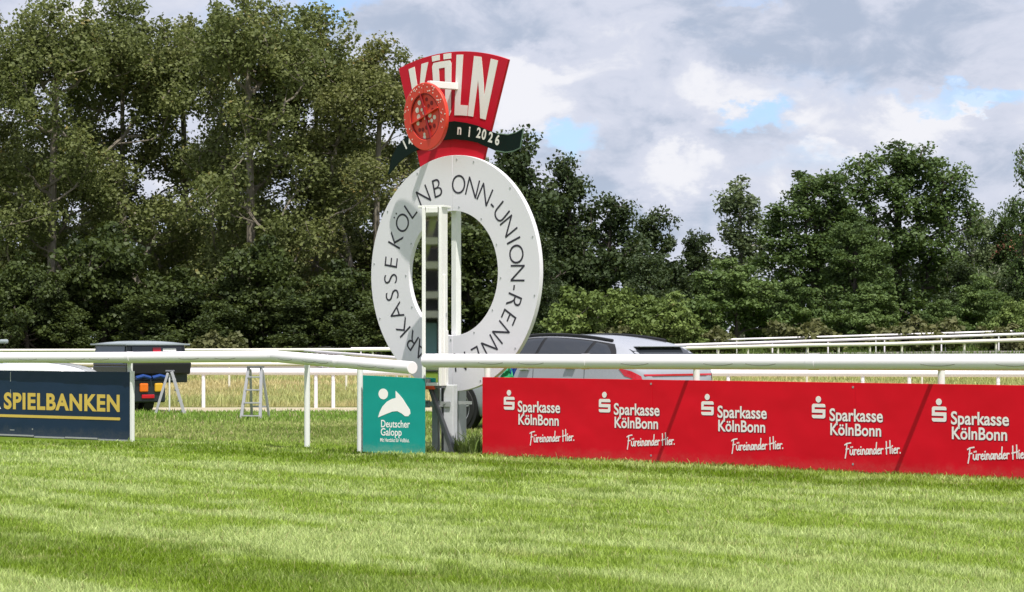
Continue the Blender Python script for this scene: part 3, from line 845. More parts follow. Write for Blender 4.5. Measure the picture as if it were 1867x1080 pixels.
near_rail('running_rail', 'thick white running rail above the red banner, starting at the mirror',
          [fpt(-0.54, .40, 1.096), fpt(1.9, .40, 1.10), fpt(4.9, .40, 1.115), fpt(8.2, .40, 1.135), fpt(11.2, .40, 1.145)],
          [(fpt(t, .40, 1.1), fpt(t, -.06, 0)) for t in (0.02, 3.07, 6.1, 9.15)], 0.08, 'near running rails')
LR = [PX(-260, 653, 34.0), PX(0, 652.5, 31.7), PX(237, 652, 30.2), PX(500, 650, 28.5), PX(620, 660, 27.0), PX(752, 671, 25.8)]
near_rail('running_rail', 'thick white running rail bending down at its free end above the teal sign', LR,
          [(PX(236, 652, 30.25), Vector((PX(236, 0, 30.35).x, 30.40, 0))), (PX(560, 655, 28.1), Vector((PX(560, 0, 28.5).x, 28.5, 0))),
           (PX(657, 663, 27.2), Vector((PX(656.5, 0, 27.25).x, 27.25, 0))), (PX(-40, 653, 32.0), Vector((PX(-40, 0, 32.1).x, 32.15, 0)))], 0.072, 'near running rails')


def far_fence(name, label, pts, r, gap, material, bent=True, group=None, pr=None, skip=0.0, foot_off=0.28, extra=()):
    """rail through pts (x, y, z) on slim posts standing on the ground"""
    pts = [Vector(p) for p in pts]; base = Vector((pts[0].x, pts[0].y, gz(pts[0].x, pts[0].y)))
    t = thing(name, label, 'rail', base, group=group)
    MB().tube([p - base for p in pts], r, 12).build('rail_tube', material, t, smooth=True)
    pr = pr or r * 0.5
    total = sum((b - a).length for a, b in zip(pts[:-1], pts[1:])); marks = list(extra); acc = skip
    while acc < total: marks.append(acc); acc += gap
    for mk in sorted(marks):
        rest = mk
        for a, b in zip(pts[:-1], pts[1:]):
            L = (b - a).length
            if rest <= L: break
            rest -= L
        d = (b - a).normalized(); nn = Vector((d.y, -d.x, 0)).normalized()
        if nn.y < 0: nn = -nn
        p = a + d * rest; q = p + nn * (foot_off if bent else 0.0); g = gz(q.x, q.y)
        m = MB(); m.tube([Vector((q.x, q.y, g)) - base, Vector((q.x, q.y, p.z - 0.16)) - base], pr, 8)
        if bent: arm(m, Vector((q.x, q.y, p.z - 0.17)) - base, Vector((p.x, p.y, p.z - r * .4)) - base, pr)
        else: m.tube([Vector((q.x, q.y, p.z - 0.17)) - base, Vector((q.x, q.y, p.z)) - base], pr, 8)
        m.build('post', material, t, smooth=True)
    return t


G7 = 'white rails in the middle of the course'
far_fence('course_rail', 'white rail just beyond the straw path, seen below the near rail', [PX(-250, 678, 45.2), PX(300, 677.5, 45), PX(900, 679, 44.6), PX(1400, 680, 44), PX(2100, 682, 43.5)],
          0.068, 2.55, 'rail white', False, G7, 0.036, 1.62, extra=(8.93, 20.35))
far_fence('course_rail', 'cream rail across the straw meadow, between the near rail and the lower white one', [PX(-250, 664, 61), PX(560, 664, 61), PX(1000, 662, 62), PX(2050, 662, 62)],
          0.062, 3.1, 'rail cream', False, G7, 0.03, 0.4)
far_fence('course_rail', 'white rail running at an angle behind the ring', [PX(556, 640, 112), PX(640, 646.5, 84), PX(740, 655, 66), PX(830, 661, 55)], 0.062, 3.5, 'rail white', False, G7, 0.03, 2.0)
G8 = 'far rails on the back of the course'
far_fence('course_rail', 'cream far rail on bent posts, lowest of the far rails at the right', [PX(-200, 640, 118), PX(300, 639, 117), PX(700, 638, 114), PX(1240, 635.5, 110), PX(1460, 630, 108), PX(1620, 627.5, 107), PX(1950, 617.5, 104)],
          0.085, 1.45, 'rail cream', True, G8, 0.05, 0.6)
far_fence('course_rail', 'white far rail, middle one of the far rails at the right', [PX(640, 636, 136), PX(1000, 634, 134), PX(1240, 629.5, 130), PX(1510, 621, 128), PX(1950, 606.5, 126)], 0.072, 3.1, 'rail white', False, G8, 0.04, 0.6)
far_fence('course_rail', 'thin white rail closest to the trees, topmost of the far rails', [PX(560, 633.5, 141), PX(1000, 628, 140), PX(1240, 622, 139), PX(1550, 613, 139), PX(1950, 601, 139)], 0.06, 4.2, 'rail white', False, G8, 0.03, 1.0)


# ---------------------------------------------------------------- banners and signs
def rounded(x0, z0, x1, z1, r, n=5, corners=(1, 1, 1, 1)):
    P = []
    for (cx, cz, a0, on) in ((x1 - r, z1 - r, 0, corners[0]), (x0 + r, z1 - r, 90, corners[1]), (x0 + r, z0 + r, 180, corners[2]), (x1 - r, z0 + r, 270, corners[3])):
        if on:
            for i in range(n + 1):
                a = R(a0 + 90 * i / n); P.append((cx + r * math.cos(a), cz + r * math.sin(a)))
        else:
            P.append((cx + (r if a0 in (0, 270) else -r), cz + (r if a0 in (0, 90) else -r)))
    return P


def s_mark(mb, x, z, w, h, y):
    """a block S under a round dot"""
    H = h * 0.66; t = H * 0.235; g = H * 0.148; r = H * 0.17
    def flat(poly): mb.prism(poly, y, y + 0.0015)
    flat(rounded(x, z, x + w, z + t, r * .9, 5, (0, 1 if False else 0, 1, 1)))
    flat(rounded(x, z + t + g, x + w, z + 2 * t + g, r * .5, 4, (0, 0, 0, 0)))
    flat(rounded(x, z + 2 * t + 2 * g, x + w, z + 3 * t + 2 * g, r * .9, 5, (1, 1, 0, 0)))
    e = w * 0.20
    flat([(x + w - e, z + t), (x + w, z + t), (x + w, z + t + g), (x + w - e, z + t + g)])
    flat([(x, z + 2 * t + g), (x + e, z + 2 * t + g), (x + e, z + 2 * t + 2 * g), (x, z + 2 * t + 2 * g)])
    mb.disc((x + w * 0.48, z + h - w * 0.185), w * 0.20, y, y + 0.0015, 20)


SCRIPT = {  # handwriting as strokes, x to the right, 0 = base line, 1 = capital height
    'F': ([[(.05, -.28), (.16, .3), (.22, 1.0)], [(.0, .88), (.2, 1.0), (.6, 1.05)], [(.12, .5), (.4, .55)]], .48),
    'u': ([[(.05, .45), (.05, .1), (.16, .0), (.28, .12), (.33, .46)], [(.33, .46), (.34, .05), (.42, .0)], [(.13, .62), (.14, .70)], [(.28, .64), (.29, .72)]], .42),
    'r': ([[(.05, .45), (.07, .0)], [(.06, .28), (.15, .44), (.28, .42)]], .28),
    'e': ([[(.04, .22), (.26, .30), (.2, .46), (.07, .36), (.05, .12), (.16, .0), (.32, .08)]], .32),
    'i': ([[(.07, .45), (.08, .04), (.15, .0)], [(.09, .62), (.10, .68)]], .18),
    'n': ([[(.05, .45), (.07, .0)], [(.06, .26), (.16, .45), (.26, .4), (.27, .05), (.36, .0)]], .36),
    'a': ([[(.30, .40), (.14, .46), (.04, .2), (.12, .0), (.26, .12), (.31, .44)], [(.31, .44), (.31, .06), (.38, .0)]], .38),
    'd': ([[(.28, .36), (.14, .44), (.04, .2), (.12, .0), (.26, .12), (.34, 1.0)], [(.30, .3), (.31, .04), (.38, .0)]], .38),
    'H': ([[(.08, 1.05), (.10, -.05)], [(.42, 1.12), (.46, .0)], [(.0, .45), (.56, .56)]], .56),
    '.': ([[(.06, .0), (.08, .06)]], .12), ' ': ([], .22)}


def script_text(mb, s, x0, x1, z0, cap, y, rise, wd):
    adv = sum(SCRIPT[c][1] for c in s); k = (x1 - x0) / adv; x = 0.0
    for c in s:
        for st in SCRIPT[c][0]:
            pts = [(x0 + (x + p[0]) * k, z0 + p[1] * cap + (x + p[0]) * k * rise) for p in st]
            for a, b in zip(pts[:-1], pts[1:]):
                d = Vector((b[0] - a[0], b[1] - a[1])); L = d.length
                if L < 1e-6: continue
                d /= L; n = Vector((-d.y, d.x)) * wd; e = d * wd * 0.6
                A = Vector(a) - e; B = Vector(b) + e
                k0 = len(mb.v)
                mb.add([(A.x - n.x, y, A.y - n.y), (B.x - n.x, y, B.y - n.y), (B.x + n.x, y, B.y + n.y), (A.x + n.x, y, A.y + n.y)], [(0, 1, 2, 3)])
                y -= 0.00002
        x += SCRIPT[c][1]


def red_banner():
    t = thing('sponsor_banner', 'long red sponsor banner with five white printed logos along the running rail', 'banner', FO, FA)
    zt, zb = 0.905, -0.01
    for a, b in ((0.0, 2.52), (2.523, 5.13), (5.133, 7.72), (7.723, 10.3)):
        MB().box(((a + b) / 2, 0, (zt + zb) / 2), (b - a, 0.012, zt - zb)).build('panel', 'board red', t, bevel=0.002)
    for i in range(6):
        s = 0.42 + 1.424 * i
        mk = MB(); s_mark(mk, s - 0.082, 0.535, 0.165, 0.225, -0.0085); mk.build('logo', 'print white', t)
        sm = MB()
        for q in (0.007,):
            m2 = MB(); s_mark(m2, s - 0.082 + q, 0.535 - q, 0.165, 0.225, -0.0075); m2.build('logo_outline', 'print shadow', t)
        for (txt, xa, xb, za, zc) in (('Sparkasse', .135, .775, .512, .64), ('KölnBonn', .145, .755, .368, .49)):
            mm = MB(); put_text(mm, txt, s + xa, s + xb, za, zc, -0.0095, 0.02); mm.build('lettering', 'print white', t, fix=False)
            mm = MB(); put_text(mm, txt, s + xa + .007, s + xb + .007, za - .006, zc - .006, -0.0078, 0.03); mm.build('lettering_outline', 'print shadow', t, fix=False)
        mm = MB(); script_text(mm, 'Fureinander Hier.', s + .32, s + .985, 0.170, 0.115, -0.0095, 0.062, 0.0066); mm.build('slogan', 'print white', t, fix=False)
    mm = MB()
    for a in (2.5, 5.11):
        for z in (0.86, 0.08): mm.disc((a, z), 0.012, -0.009, 0.0, 10)
    mm.build('rivet', 'galvanised', t)
    for x in (0.02, 2.55, 5.15, 7.7):
        MB().box((x, 0.035, 0.44), (0.05, 0.05, 0.86)).build('stake', 'galvanised', t)


def navy_board():
    A = Vector((-5.0, 30.25, 0)); B = Vector((-7.07, 31.75, 0)); ang = math.atan2(A.y - B.y, A.x - B.x); Lw = 3.6
    d = (A - B).normalized(); O = A - d * Lw
    t = thing('sponsor_board', 'navy sponsor board with gold lettering and aluminium foot strip', 'board', O, ang)
    MB().box((Lw / 2, 0, .462), (Lw, .014, .905)).build('panel', 'board navy', t, bevel=0.002)
    MB().box((Lw + .022, -.004, .46), (.04, .05, .93)).build('end_strip', 'post white', t, bevel=0.004)
    for i, (a, b, z) in enumerate(((0, .9, .035), (.92, 1.75, .03), (1.77, 2.35, .018), (2.37, 2.98, .024), (3.0, Lw, .012))):
        MB().box(((a + b) / 2, -.014, z), (b - a, .012, .02)).build('foot_strip', 'aluminium', t)
    kx = lambda px: _plane_u(px, O, ang)
    mm = MB(); put_text(mm, 'SPIELBANKEN', kx(8), kx(219), .385, .612, -.009, .036, spacing=1.1); mm.build('lettering', 'print gold', t, fix=False)
    mm = MB(); put_text(mm, 'R', kx(-17), kx(3), .385, .612, -.009, .032); mm.build('lettering', 'print white', t, fix=False)
    mm = MB(); mm.prism(rounded(kx(-60), .275, kx(220), .312, .017), -.0105, -.008); mm.build('underline', 'print gold', t)
    mm = MB()
    for (px, z, w, h) in ((20, .83, .012, .13), (20, .62, .01, .07), (60, .12, .02, .02), (23, .1, .09, .012)): mm.box((kx(px), -.0078, z), (w, .002, h))
    mm.build('scuff', 'galvanised', t)
    for x in (.3, 1.8, 3.3): MB().box((x, .035, .44), (.05, .05, .86)).build('stake', 'galvanised', t)


def _plane_u(px, O, ang):
    """distance along a standing plane through O at angle ang where the picture column px meets it"""
    k = (px - 933.5) / 4200.0; c, s = math.cos(ang), math.sin(ang)
    return (k * O.y - O.x) / (c - k * s)


def teal_sign():
    O = Vector((-1.755, 27.15, 0)); ang = R(-25)
    t = thing('association_sign', 'teal board with white horse head emblem between rail post and winning post', 'sign', O, ang)
    u = lambda px: _plane_u(px, O, ang); z = lambda py: EYE - (py - 618) / 156.0
    W = u(775)
    MB().prism([(0, z(826)), (W, z(831)), (W, z(690)), (0, z(685))], -.008, .008).build('panel', 'board teal', t, bevel=0.002)
    mm = MB()
    mm.prism([(u(x), z(y)) for x, y in ((690, 762), (693, 752), (698, 742), (706, 733), (715, 728), (722, 726), (722, 713), (728, 719), (735, 727), (742, 738), (748, 747),
                                         (749, 754), (745, 759), (739, 759), (733, 754), (725, 750), (716, 751), (706, 755))], -.0105, -.0085)
    mm.disc((u(699.5), z(719)), .063, -.0105, -.0085, 30)
    mm.build('emblem', 'print white', t)
    for s, a, b, c, d, bo in (('Deutscher', 695.5, 748, 780, 766.5, .012), ('Galopp', 695, 733, 795, 781.5, .012), ('Mit Herzblut für Vollblut.', 694, 747, 806.5, 799.5, .012)):
        mm = MB(); put_text(mm, s, u(a), u(b), z(c), z(d), -.0095, bo); mm.build('lettering', 'print white', t, fix=False)
    for x in (.08, W - .08): MB().box((x, .035, .44), (.045, .045, .88)).build('stake', 'galvanised', t)


red_banner(); navy_board(); teal_sign()


# ---------------------------------------------------------------- winning post
def winning_post():
    O = Vector((-0.688, 27.45, 0)); ang = R(-43)
    t = thing('winning_post', 'white ring shaped winning post crowned by a red fan board with city name', 'winning post', O, ang)
    ZC, RO, RI = 2.13, 1.405, 0.742
    for a0, a1 in ((R(0.06), R(179.94)), (R(180.06), R(359.94))):
        MB().sector(0, ZC, RI, RO, a0, a1, -.03, .03, 72).build('ring_panel', 'sign white', t, smooth=True, bevel=0.003)
    mm = MB()
    spec = [('P', -160), ('A', -150), ('R', -139), ('K', -127), ('A', -115.5), ('S', -103.5), ('S', -92.5), ('E', -81.5), ('K', -66), ('Ö', -53.5), ('L', -42), ('N', -27.5), ('B', -13.8),
            ('O', 5.6), ('N', 18.3), ('N', 30.3), ('-', 40), ('U', 49), ('N', 60), ('I', 70), ('O', 79), ('N', 91), ('-', 100.5), ('R', 109), ('E', 120), ('N', 131.5), ('N', 145), ('E', 158), ('N', 173), ('S', -172)]
    cv, _ = text_data('H', 1.0, -0.011); cap = max(p.y for p in cv)
    k = 0.225 / cap; RB = 0.945
    for ch, deg in spec:
        vs, fs = text_data(ch, 1.0, -0.011)
        cx = (min(p.x for p in vs) + max(p.x for p in vs)) / 2; a = R(deg)
        wk = 0.94 if ch != '-' else 0.8
        out = []
        for p in vs:
            x, r = (p.x - cx) * k * wk, RB + p.y * k
            out.append((x * math.cos(a) + r * math.sin(a), -.0325, ZC - x * math.sin(a) + r * math.cos(a)))
        mm.add(out, fs)
    mm.build('ring_lettering', 'ring lettering', t, fix=False)
    for deg in range(8, 360, 29):
        for r in (RI + .05, RO - .05):
            a = R(deg + (7 if r > 1 else 0)); MB().disc((r * math.sin(a), ZC + r * math.cos(a)), .011, -.035, -.029, 10).build('bolt', 'galvanised', t)
    # fan board
    CX, CZ, RT, HA, ROLL = -.13, 1.85, 2.93, R(18.2), 1.2
    for a0, a1 in ((-HA + R(ROLL), R(ROLL - .03)), (R(ROLL + .03), HA + R(ROLL))):
        MB().sector(CX, CZ, 1.55, RT, a0, a1, .035, .075, 16).build('fan_board', 'hat red', t, smooth=True, bevel=0.003)
    mm = MB()
    def polar(poly, a0, a1, r0, r1):
        """unit-square polygon onto the fan"""
        pts = []
        n = len(poly)
        for i in range(n):
            p, q = poly[i], poly[(i + 1) % n]
            for s in range(3):
                f = s / 3.0; x = p[0] + (q[0] - p[0]) * f; y = p[1] + (q[1] - p[1]) * f
                a = R(a0 + (a1 - a0) * x + ROLL); r = r0 + (r1 - r0) * y
                pts.append((CX + r * math.sin(a), CZ + r * math.cos(a)))
        mm.prism(pts, .0285, .0345)
    r0, r1 = 2.17, 2.86
    polar([(0, 0), (.30, 0), (.30, 1), (0, 1)], -14.9, -8.0, r0, r1)
    polar([(.30, .40), (.66, 1), (1.0, 1), (.52, .46)], -14.9, -8.0, r0, r1)
    polar([(.30, .40), (.52, .46), (1.0, 0), (.64, 0)], -14.9, -8.0, r0, r1)
    for poly in ([(0, .06), (.08, 0), (.34, .12), (.34, .88), (.08, 1), (0, .94)], [(1, .06), (.92, 0), (.66, .12), (.66, .88), (.92, 1), (1, .94)],
                 [(.08, 1), (.34, .88), (.66, .88), (.92, 1)], [(.08, 0), (.92, 0), (.66, .12), (.34, .12)]):
        polar(poly, -6.8, -.12, r0, r1 - .03)
    polar([(.02, 0), (.40, 0), (.40, 1), (.02, 1)], -6.8, -.12, r1 - .01, r1 + .055)
    polar([(.60, 0), (.98, 0), (.98, 1), (.60, 1)], -6.8, -.12, r1 - .01, r1 + .055)
    polar([(0, 0), (1, 0), (1, .17), (.40, .17), (.40, 1), (0, 1)], 1.55, 7.0, r0, r1 + .03)
    polar([(0, 0), (.30, 0), (.30, 1), (0, 1)], 7.35, 15.3, r0, r1 + .02)
    polar([(.70, 0), (1, 0), (1, 1), (.70, 1)], 7.35, 15.3, r0, r1 + .02)
    polar([(.30, .62), (.30, 1), (.70, .38), (.70, 0)], 7.35, 15.3, r0, r1 + .02)
    mm.build('fan_lettering', 'hat white', t)
    # ribbon: a wavy dark board across the fan
    def px(x, y):
        u = _plane_u(x, O, ang); return (u, EYE + (618 - y) * (O.y + u * math.sin(ang)) / 4200.0)
    top = [(706, 318), (712, 288), (722, 268), (738, 250), (757, 239), (775, 231), (800, 224), (827, 221), (848, 224), (868, 229), (888, 238), (905, 244), (925, 246), (940, 242), (953, 234)]
    bot = [(708, 318), (722, 300), (738, 286), (752, 277), (766, 270), (782, 262), (803, 256), (827, 254), (848, 256), (868, 260), (886, 268), (902, 275), (920, 278), (934, 276), (947, 270)]
    for sl_, nm, yy in ((slice(0, 15), 'ribbon', (.012, .027)),):
        T = [px(*p) for p in top]; B = [px(*p) for p in bot]
        poly = T + B[::-1]
        m2 = MB(); y0, y1 = yy
        n = len(T)
        vs = [(p[0], y0, p[1]) for p in T] + [(p[0], y0, p[1]) for p in B] + [(p[0], y1, p[1]) for p in T] + [(p[0], y1, p[1]) for p in B]
        fs = []
        for i in range(n - 1):
            fs += [(i, i + 1, n + i + 1, n + i), (2 * n + i, 3 * n + i, 3 * n + i + 1, 2 * n + i + 1), (i, 2 * n + i, 2 * n + i + 1, i + 1), (n + i, n + i + 1, 3 * n + i + 1, 3 * n + i)]
        fs += [(0, n, 3 * n, 2 * n), (n - 1, 3 * n - 1, 4 * n - 1, 2 * n - 1)]
        m2.add(vs, fs); rb = m2.build('ribbon', 'ribbon green', t, smooth=True)
    e = MB(); e.tube([(p[0], .015, p[1]) for p in [px(*q) for q in top[11:]]], .008, 6); e.tube([(p[0], .015, p[1]) for p in [px(*q) for q in bot[11:]]], .008, 6)
    e.tube([(px(953, 234)[0], .015, px(953, 234)[1]), (px(947, 270)[0], .015, px(947, 270)[1])], .008, 6)
    e.build('ribbon_edge', 'ribbon edge', rb)
    mm = MB()
    for s, x, y, h, rot in (('1', 740, 271, 18, .55), ('4', 749.5, 264, 18, .5), ('n', 836, 245, 19, -.08), ('i', 854, 249, 19, -.12), ('2', 870.5, 251, 18, -.18), ('0', 880, 254, 18, -.2), ('2', 892, 259, 18, -.22), ('6', 904.5, 264, 18, -.2)):
        vs, fs = text_data(s, 1.0, .03); cv, _ = text_data('H', 1.0, .03); cp = max(p.y for p in cv)
        cx = (min(p.x for p in vs) + max(p.x for p in vs)) / 2; q = h / 152.7 / cp; O2 = px(x, y)
        mm.add([(O2[0] + (p.x - cx) * q * .86 * math.cos(rot) - p.y * q * math.sin(rot), .0105, O2[1] + (p.x - cx) * q * math.sin(rot) + p.y * q * math.cos(rot)) for p in vs], fs)
    mm.build('ribbon_print', 'hat white', rb, fix=False)
    # poles behind the ring
    MB().box((-.065, .10, 2.45), (.085, .085, 3.3)).build('pole', 'post white', t, bevel=0.006)
    m2 = MB(); m2.box((-.05, .12, .42), (.05, .10, .90)); m2.box((.015, .12, .42), (.022, .12, .88)); m2.build('steel_post', 'galvanised', t)
    MB().box((-.24, .10, .42), (.05, .07, .86)).build('steel_post', 'dark steel', t)
    # small round signal on a bracket in front of the fan
    C = (-.10, -.36, 3.98)
    m2 = MB(); m2.bar((-.0, .05, 4.36), (-.07, -.36, 4.36), .07, .08); m2.build('signal_bracket', 'white box', t, bevel=0.006)
    sg = bpy.data.objects.new('signal_disc', None); COL.objects.link(sg); sg.parent = t; sg.location = C; sg.rotation_euler = (R(4), 0, R(-6))
    MB().sector(0, 0, .272, .40, 0, 2 * math.pi, -.034, .012, 56).build('disc_rim', 'disc red', sg, smooth=True, bevel=0.008)
    MB().disc((0, 0), .28, -.014, .02, 48).build('disc_face', 'disc red', sg, smooth=True)
    MB().sector(0, 0, .262, .2735, 0, 2 * math.pi, -.030, -.012, 48).build('disc_groove', 'disc dark', sg)
    m2 = MB(); m2.bar((-.06, -.022, .268), (.09, -.022, -.262), .05, .012, (1, 0, 0)); m2.build('disc_vane', 'disc dark', sg)
    m2 = MB(); m2.bar((-.262, -.022, -.075), (.255, -.022, .09), .05, .014); m2.build('disc_vane', 'disc red', sg)
    m2 = MB()
    for x, z, r in ((-.11, .17, .029), (-.155, .085, .033), (-.135, 0.005, .032), (-.155, -.07, .026), (-.07, .085, .02), (-.035, .045, .022), (-.03, .115, .02), (.075, .012, .031), (.16, -.02, .027),
                    (.105, -.055, .023), (-.045, -.24, .026), (-.045, -.205, .018), (-.02, -.02, .018), (.05, -.06, .015)): m2.disc((x, z), r, -.0175, -.012, 16)
    m2.build('perforation', 'dot white', sg)
    m2 = MB()
    for x, z, r in ((.03, .2, .024), (.12, .15, .026), (.06, .12, .022), (.13, .07, .022), (-.13, -.15, .024), (-.07, -.15, .024), (0, -.13, .026), (.07, -.13, .024), (.15, -.12, .026), (-.1, -.04, .022)): m2.disc((x, z), r, -.0175, -.012, 16)
    m2.build('perforation', 'disc dark', sg)
    rr = random.Random(4); m2 = MB()
    for i in range(64):
        a = rr.uniform(0, 6.28); q = rr.uniform(.30, .385)
        if math.cos(a) < -.3 and rr.random() < .8: continue
        m2.disc((q * math.sin(a), q * math.cos(a)), rr.uniform(.005, .009), -.0365, -.034, 8)
    m2.build('rim_dot', 'dot white', sg)


winning_post()


def mirror_cabinet():
    O = Vector((-0.925, 26.95, 0)); ang = R(-22)   # faces the stand to the left of the camera
    t = thing('judge_mirror', 'tall narrow mirror cabinet on a timber post in front of the winning ring', 'mirror', O, ang)
    z0, z1 = .80, 2.885
    W, D = .235, .14     # glass faces -y
    MB().box((0, D / 2 + .02, (z0 + z1) / 2), (W, D, z1 - z0)).build('case', 'white box', t, bevel=0.004)
    MB().box((-.012, -.001, (z0 + z1) / 2), (W - .07, .03, z1 - z0 - .08)).build('glass', 'mirror glass', t)
    fr = MB()
    fr.box((-W / 2 + .008, -.005, (z0 + z1) / 2), (.036, .055, z1 - z0)); fr.box((W / 2 - .014, -.005, (z0 + z1) / 2), (.034, .055, z1 - z0))
    fr.box((-.005, -.006, z0 + .018), (W - .086, .05, .036)); fr.box((-.005, -.006, z1 - .03), (W - .086, .05, .06))
    fr.build('frame', 'white box', t, bevel=0.003)
    MB().box((-.02, .09, z1 + .013), (W + .09, D + .09, .026)).build('cap', 'white box', t, bevel=0.003)
    MB().box((W / 2 + .004, .09, 1.63), (.006, .06, .05)).build('catch', 'galvanised', t)
    MB().box((W / 2 + .008, .11, (z0 + 1.45) / 2), (.014, .08, 1.45 - z0)).build('side_plank', 'white box', t, bevel=0.003)
    MB().box((W / 2 + .010, .05, 1.60), (.018, .04, 1.0)).build('side_plank', 'white box', t, bevel=0.003)
    MB().box((-.04, -.012, z0 - .022), (.14, .05, .04)).build('reflector', 'orange lamp', t, bevel=0.008)
    MB().box((-.02, .06, z0 - .015), (W + .05, .16, .02)).build('bottom_tray', 'dark steel', t)
    MB().box((.155, .16, .40), (.125, .13, .82)).build('post', 'weathered wood', t, bevel=0.008)
    m = MB(); m.box((-.035, .14, .40), (.07, .012, .84)); m.box((-.067, .17, .40), (.010, .07, .84)); m.box((-.003, .17, .40), (.010, .07, .84)); m.build('channel', 'galvanised', t)
    m = MB(); m.box((.045, .20, .40), (.05, .012, .84)); m.box((.045, .175, .40), (.012, .05, .84)); m.build('channel', 'dark steel', t)
    m = MB(); m.bar((-.055, .05, .80), (.28, .02, .0), .012, .075, (0, 1, 0)); m.bar((-.075, .055, .80), (.235, .025, .0), .04, .012, (0, 1, 0)); m.build('brace', 'dark steel', t)
    m = MB(); m.box((.02, .075, .585), (.34, .014, .06)); m.box((-.10, .07, .585), (.05, .03, .085)); m.box((.33, .19, .60), (.16, .03, .035)); m.build('clamp', 'galvanised', t)
    for x, zz in ((-.10, .60), (.12, .60), (.02, .57)):
        MB().tube([(x, .055, zz), (x, .07, zz)], .014, 8).build('bolt', 'galvanised', t)


mirror_cabinet()


def weeds():
    rng = np.random.default_rng(77)
    n = 420
    spots = [(-.52, 26.95, .16, .30), (-.30, 27.2, .22, .2), (-1.0, 26.95, .12, .14), (-.62, 27.0, .1, .2), (-.45, 27.0, .10, .34)]
    P = []; hh = []
    for (x, y, r, h) in spots:
        q = rng.normal(0, r * .5, (n // 5, 2)); P.append(np.stack([x + q[:, 0], y + q[:, 1], np.zeros(len(q))], 1)); hh.append(rng.uniform(.3, 1, len(q)) * h)
    P = np.concatenate(P); h = np.concatenate(hh); n = len(P)
    c = np.array([0.12, 0.17, 0.04]) * (0.6 + 0.8 * rng.uniform(0, 1, (n, 1)))
    blades('weeds', P, h, rng.uniform(.008, .022, n), rng.uniform(.1, .7, n), c, 'grass blade', c * 1.3, 'unmown weeds round the feet of the winning post')
    # bare trodden soil patch
    o = MB().prism([(-.75 + .42 * math.cos(a) * (1 + .2 * math.sin(3 * a)), 27.0 + .26 * math.sin(a)) for a in [i * .35 for i in range(18)]], 0, .004)
    o.v = [Vector((p.x, p.z, .006 + p.y)) for p in o.v]
    o.build('soil', 'sand')['kind'] = 'structure'


weeds()


# ---------------------------------------------------------------- vehicles
def lerp_tab(tab, x, j):
    return float(np.interp(x, [r[0] for r in tab], [r[j] for r in tab]))


def cr(xs, ys, x):
    """smooth (monotone-ish) interpolation"""
    xs = np.array(xs); ys = np.array(ys); i = int(np.clip(np.searchsorted(xs, x) - 1, 0, len(xs) - 2))
    h = xs[i + 1] - xs[i]; t = (x - xs[i]) / h
    def m(k):
        if k <= 0: return (ys[1] - ys[0]) / (xs[1] - xs[0])
        if k >= len(xs) - 1: return (ys[-1] - ys[-2]) / (xs[-1] - xs[-2])
        return (ys[k + 1] - ys[k - 1]) / (xs[k + 1] - xs[k - 1])
    return (2 * t ** 3 - 3 * t ** 2 + 1) * ys[i] + (t ** 3 - 2 * t ** 2 + t) * h * m(i) + (-2 * t ** 3 + 3 * t ** 2) * ys[i + 1] + (t ** 3 - t ** 2) * h * m(i + 1)


class CarShape:
    """x: 0 at the tail, forward positive; y half width; table rows x, half width, belt z, roof z, roof half width, sill z"""
    def __init__(self, tab): self.t = tab; self.c = list(zip(*tab))
    def val(self, x, j): return cr(self.c[0], self.c[j], x)
    def prof(self, x):
        w, zb, zr, wr, zs = [self.val(x, j) for j in range(1, 6)]
        return [(0.0, zs), (w * .80, zs), (w * .965, zs + .10), (w * 1.0, zs + (zb - zs) * .45), (w * .985, zs + (zb - zs) * .80), (w * .955, zb), (wr + (w * .955 - wr) * .45, zb + (zr - zb) * .55),
                (wr, zb + (zr - zb) * .86), (wr * .72, zr - (zr - zb) * .02), (0.0, zr)]
    def pt(self, x, v, side=1):
        p = self.prof(x); ks = list(range(len(p)))
        return Vector((x, side * cr(ks, [q[0] for q in p], v), cr(ks, [q[1] for q in p], v)))
    def off(self, x, v, side, e):
        a = self.pt(x + .01, v, side) - self.pt(x - .01, v, side); b = self.pt(x, min(v + .02, 9), side) - self.pt(x, max(v - .02, 0), side)
        n = a.cross(b).normalized()
        if n.y * side < 0 and abs(n.y) > .1: n = -n
        if abs(n.y) <= .1 and n.z < 0: n = -n
        return self.pt(x, v, side) + n * e
    def body(self, nx=64, nv=46):
        x0, x1 = self.c[0][0], self.c[0][-1]; P = []
        for i in range(nx + 1):
            f = i / nx; x = x0 + (x1 - x0) * (0.5 - 0.5 * math.cos(f * math.pi)) * .5 + (x1 - x0) * f * .5
            row = [self.pt(x, 9 * j / nv, 1) for j in range(nv + 1)] + [self.pt(x, 9 * j / nv, -1) for j in range(nv - 1, 0, -1)]
            P.append(row + [row[0]])
        m = MB(); m.grid(P)
        m.f.append(tuple(range(0, len(P[0]) - 1)))
        k = nx * len(P[0]); m.f.append(tuple(range(k + len(P[0]) - 2, k - 1, -1)))
        return m
    def patch(self, quad, side, e=.006, n=10):
        """quad: four (x, v) corners"""
        (a, b, c, d) = quad; P = []
        for i in range(n + 1):
            row = []
            for j in range(n + 1):
                s, q = i / n, j / n
                x = (a[0] * (1 - s) + b[0] * s) * (1 - q) + (d[0] * (1 - s) + c[0] * s) * q
                v = (a[1] * (1 - s) + b[1] * s) * (1 - q) + (d[1] * (1 - s) + c[1] * s) * q
                row.append(self.off(x, v, side, e))
            P.append(row)
        return MB().grid(P)
    def line(self, pts, side, r=.006, e=.004):
        return MB().tube([self.off(x, v, side, e) for x, v in pts], r, 6)


